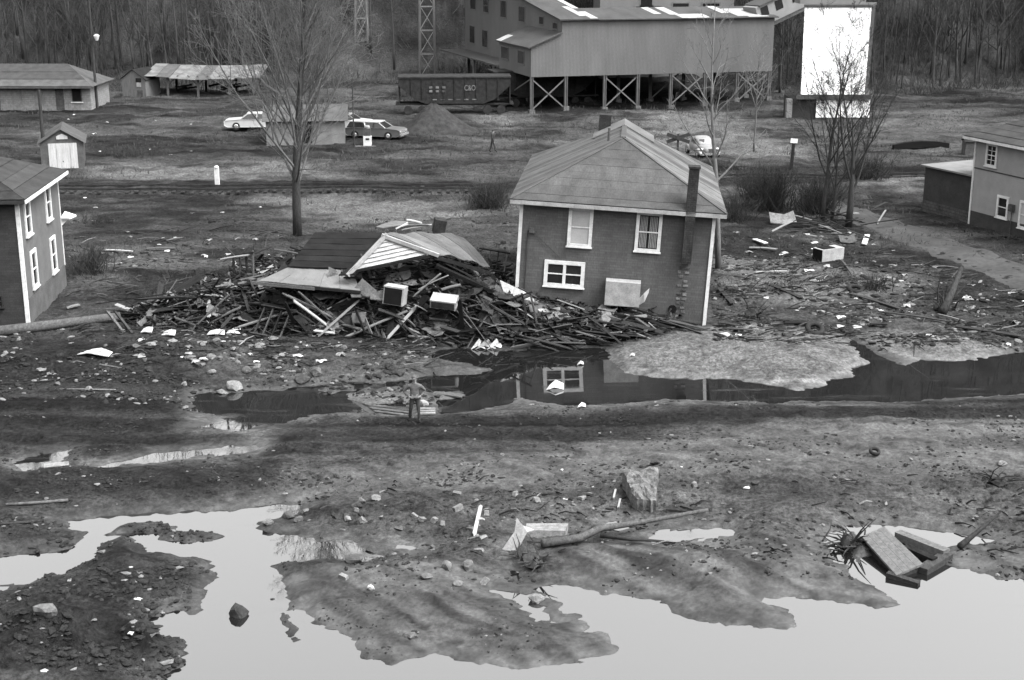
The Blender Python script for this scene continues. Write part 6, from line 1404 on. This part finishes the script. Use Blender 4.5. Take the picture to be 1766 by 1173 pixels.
# floating scraps in the dark pool
for px, py, s, lab in ((957, 671, .35, 'white folded scrap floating in the dark pool'), (1003, 703, .16, 'small white scrap at the pool rim'), (1001, 628, .14, 'tiny white scrap floating under the heap'), (1090, 615, .12, 'tiny pale chip on the sand point')):
    p = P(px, py, .05) if gz(*P(px, py, 0)[:2]) < .03 else G(px, py) + Vector((0, 0, .04)); m = MB(); m.sheet([[p + Vector((-s, 0, -.03)), p + Vector((0, -.2 * s, .3 * s)), p + Vector((s, 0, .0))], [p + Vector((-s * .6, s, .15 * s)), p + Vector((.1 * s, s, .8 * s)), p + Vector((s, s * .8, .45 * s))]], .02); tag(m.build('floating_scrap', 'scrap_white'), lab, 'scrap')
rg = MB()
for k in range(3): rg.box(P(735, 705 + k * 4, .12), (.7, .07, .06), Euler((0, 0, .05 * k)).to_matrix())
tag(rg.build('slatted_rack', 'scrap_white'), 'white slatted rack lying behind the standing person', 'rack')
rock(732, 692, 20, 14, 'scrap_white', 'whitish lump beside the slatted rack')
board(P(745, 678, .06), P(800, 684, .06), .35, .05, 'wood_grey', 'grey board awash in the dark pool behind the person', None, cat='board')
# tyre, small appliance and field debris on the right
def tyre(px, py, label, tilt):
    b = G(px, py); t = MB(); n, k = 18, 8; vs_ = []; fs = []
    for i in range(n):
        for j in range(k):
            a = 2 * math.pi * i / n; c_ = 2 * math.pi * j / k; r_ = .33 + .12 * math.cos(c_); vs_.append((r_ * math.cos(a), r_ * math.sin(a), .11 * math.sin(c_)))
    for i in range(n):
        for j in range(k): fs.append((i * k + j, ((i + 1) % n) * k + j, ((i + 1) % n) * k + (j + 1) % k, i * k + (j + 1) % k))
    t.add(vs_, fs); o = inst('tyre', t.mesh('tyre', 'black_rubber', smooth=True), b + Vector((0, 0, .14)), (tilt, .1, 0)); return tag(o, label, 'tyre')
tyre(1475, 503, 'worn tyre lying flat in the middle of the right field', .25); tyre(1508, 785, 'small dark ring half buried in the right mud flat', .35).scale = (.45, .45, .6); tyre(1405, 572, 'dark tyre near the sand bank', .5)
bb_ = G(1428, 448); t = thing('appliance_box', 'white-sided metal box with dark end standing in the right field', 'appliance', bb_, (0, 0, R(28))); MB().span(-.75, .75, -.4, .4, .02, .68).build('casing', 'dirty_white', t); MB().span(-.775, -.752, -.38, .38, .04, .66).build('open_end', 'black_hole', t); MB().span(-.6, .2, -.3, .3, .681, .72).build('lid', 'wood_dark', t)
for px, py, wp, hp, rot_, mt, lab in ((1350, 385, 46, 22, .3, 'scrap_grey', 'crumpled grey tin sheet at the debris pile by the forked tree'), (1428, 397, 36, 18, -.5, 'wood_dark', 'dark broken panel leaning in the debris by the forked tree'), (1462, 418, 30, 14, .4, 'wood_grey', 'grey broken frame below the forked tree'), (1400, 375, 30, 12, .1, 'wood_grey', 'grey board panel behind the debris by the forked tree')):
    b = G(px, py); s = b.y / F; m = MB(); w_, h_ = wp * s / 2, hp * s * .8; m.sheet([[b + Vector((-w_, -.3, .1)), b + Vector((0, -.4, .05)), b + Vector((w_, -.2, .12))], [b + Vector((-w_, .4, h_)), b + Vector((.1, .3, h_ * .8)), b + Vector((w_ * .9, .6, h_ * 1.1))]], .04); tag(m.build('broken_panel', mt), lab, 'panel')
TR = 'tumbled board in the debris pile around the forked tree'
for k in range(44):
    px = rr.gauss(1425, 50); py = rr.gauss(395, 16); b = G(px, py); L = rr.uniform(.6, 2.4); a = rr.uniform(-.8, .8); d = Vector((math.cos(a), math.sin(a), rr.gauss(0, .25))) * L / 2; c_ = b + Vector((0, 0, rr.uniform(.08, .6)))
    mt_ = rr.choices(['wood_dark', 'wood_grey', 'wood_pale', 'scrap_white'], [.45, .4, .1, .05])[0]; ad_ = ('long ' if L > 1.6 else 'short ') + {'wood_dark': 'dark', 'wood_grey': 'grey', 'wood_pale': 'pale', 'scrap_white': 'white'}[mt_] + ' '
    board(c_ - d, c_ + d, rr.uniform(.08, .3), .04, mt_, ad_ + TR, ad_ + 'boards around the forked tree')
for a, b_, c_, d_, mt, wd in ((1290, 430, 1340, 434, 'wood_pale', .25), (1300, 473, 1360, 472, 'wood_pale', .12), (1450, 450, 1472, 482, 'wood_grey', .1), (1512, 390, 1528, 365, 'wood_pale', .1), (1240, 500, 1265, 530, 'wood_dark', .25), (1320, 490, 1385, 520, 'wood_dark', .25), (1510, 540, 1640, 560, 'wood_grey', .14), (1615, 545, 1665, 560, 'wood_pale', .1), (1640, 565, 1790, 590, 'wood_dark', .3), (1300, 415, 1322, 424, 'scrap_white', .3), (1250, 570, 1300, 575, 'wood_grey', .2), (1240, 560, 1275, 567, 'wood_dark', .3), (1350, 560, 1410, 562, 'wood_dark', .4), (1500, 563, 1530, 564, 'wood_dark', .3), (1490, 425, 1496, 408, 'scrap_white', .3), (1460, 508, 1560, 540, 'wood_dark', .2), (180, 434, 230, 438, 'scrap_white', .2), (250, 432, 305, 432, 'wood_grey', .4), (115, 535, 138, 530, 'scrap_white', .25), (1535, 257, 1640, 255, 'wood_dark', .5)):
    lab = 'loose board lying in the open right field' if 1200 < a < 1530 or a > 1600 and b_ > 300 else 'loose board in the field beside the left house'
    tn_ = {'wood_dark': 'dark ', 'wood_grey': 'grey ', 'wood_pale': 'pale ', 'scrap_white': 'white '}[mt] + ('wide ' if wd > .22 else 'narrow '); lab = tn_ + lab
    if b_ == 257: lab = 'long dark trough lying beyond the railway near the pale house'
    board(G(a, b_) + Vector((0, 0, .1)), G(c_, d_) + Vector((0, 0, .14)), wd, .05 if b_ != 257 else .5, mt, lab, tn_ + 'boards in the right field' if 'right' in lab else (tn_ + 'boards in the left field' if 'left' in lab else None))
# pale scraps of paper, plaster and cloth
def scraps(n_, x0, x1, y0, y1, label, group, s0=.06, s1=.22, pale=.6, gauss=False):
    for k in range(n_):
        px = rr.uniform(x0, x1); py = rr.uniform(y0, y1); b = G(px, py)
        if b.z < .04: continue
        s = s0 + (s1 - s0) * rr.random() ** 1.8; a = rr.uniform(0, 3.14); ca, sa = math.cos(a) * s, math.sin(a) * s; m_ = MB()
        f = lambda u_, v_, z: Vector((u_ * ca - v_ * sa * .6, u_ * sa + v_ * ca * .6, z))
        m_.sheet([[f(-1, -1, 0), f(0, -1, s * rr.uniform(.1, .6)), f(1, -1, .02)], [f(-.9, .2, s * rr.uniform(.2, .6)), f(.1, .1, s * rr.uniform(.1, .6)), f(1.1, 0, s * .2)], [f(-1, 1, 0.02), f(0, 1.1, s * rr.uniform(.1, .5)), f(.8, 1, 0.01)]], .02)
        o = inst('scrap', m_.mesh('scrap', 'scrap_white' if rr.random() < pale else 'scrap_grey'), b + Vector((0, 0, -.01))); tag(o, label, 'scrap', group)
scraps(70, 240, 620, 565, 625, 'pale scrap of paper or plaster in the rubble before the heap', 'scraps before the heap')
scraps(60, 1240, 1560, 400, 580, 'pale scrap littering the right field', 'scraps in the right field', .07, .3, .5)
scraps(30, 1560, 1766, 490, 600, 'pale scrap by the driftwood at the right edge', 'scraps at the right edge', .07, .28, .5)
scraps(14, 120, 500, 330, 470, 'pale scrap littering the left field', 'scraps in the left field', .06, .22, .6)
scraps(14, 560, 1300, 800, 1000, 'pale chip on the foreground mud', 'chips on the foreground mud', .04, .1, .6)
scraps(14, 60, 300, 880, 1160, 'pale chip on the left mud island', 'chips on the left mud island', .05, .14, .6)
scraps(18, 250, 470, 405, 465, 'pale scrap at the back of the wreckage heap', 'scraps behind the heap', .08, .25, .6)
scraps(12, 20, 330, 190, 270, 'pale scrap on the far left bank', 'scraps on the far left bank', .1, .25, .7)
for px, py, s in ((165, 612, .75), ):
    b = G(px, py); m = MB(); m.sheet([[b + Vector((-s, -.1, .05)), b + Vector((-.2, -.3, .18)), b + Vector((s * .9, -.5, .08))], [b + Vector((-s * .5, .4, .12)), b + Vector((.2, .2, .25)), b + Vector((s, -.1, .16))]], .03); tag(m.build('white_sheet', 'scrap_white'), 'large bright white sheet lying before the long log', 'sheet')
for px, py, wd in ((290, 580, .3), (372, 579, .4), (402, 577, .32), (252, 575, .25)):
    b = G(px, py); m = MB(); m.sheet([[b + Vector((-wd, 0, .05)), b + Vector((0, -.1, .12)), b + Vector((wd, 0, .06))], [b + Vector((-wd * .8, .4, .12)), b + Vector((0, .3, .22)), b + Vector((wd * .8, .5, .15))]], .03); tag(m.build('white_rag', 'scrap_white'), 'crumpled white rag at the foot of the heap', 'rag', 'white rags at the foot of the heap')
# debris between the fields: dark weed mats and a dark hut on the far right
b = G(1662, 268); hut = thing('dark_hut', 'small dark hut beyond the railway beside the pale house', 'hut', b); gable(hut, .1, .95, 0, 1.0, 1.05, .2, True, .1, 'rust', 'roof_dark')
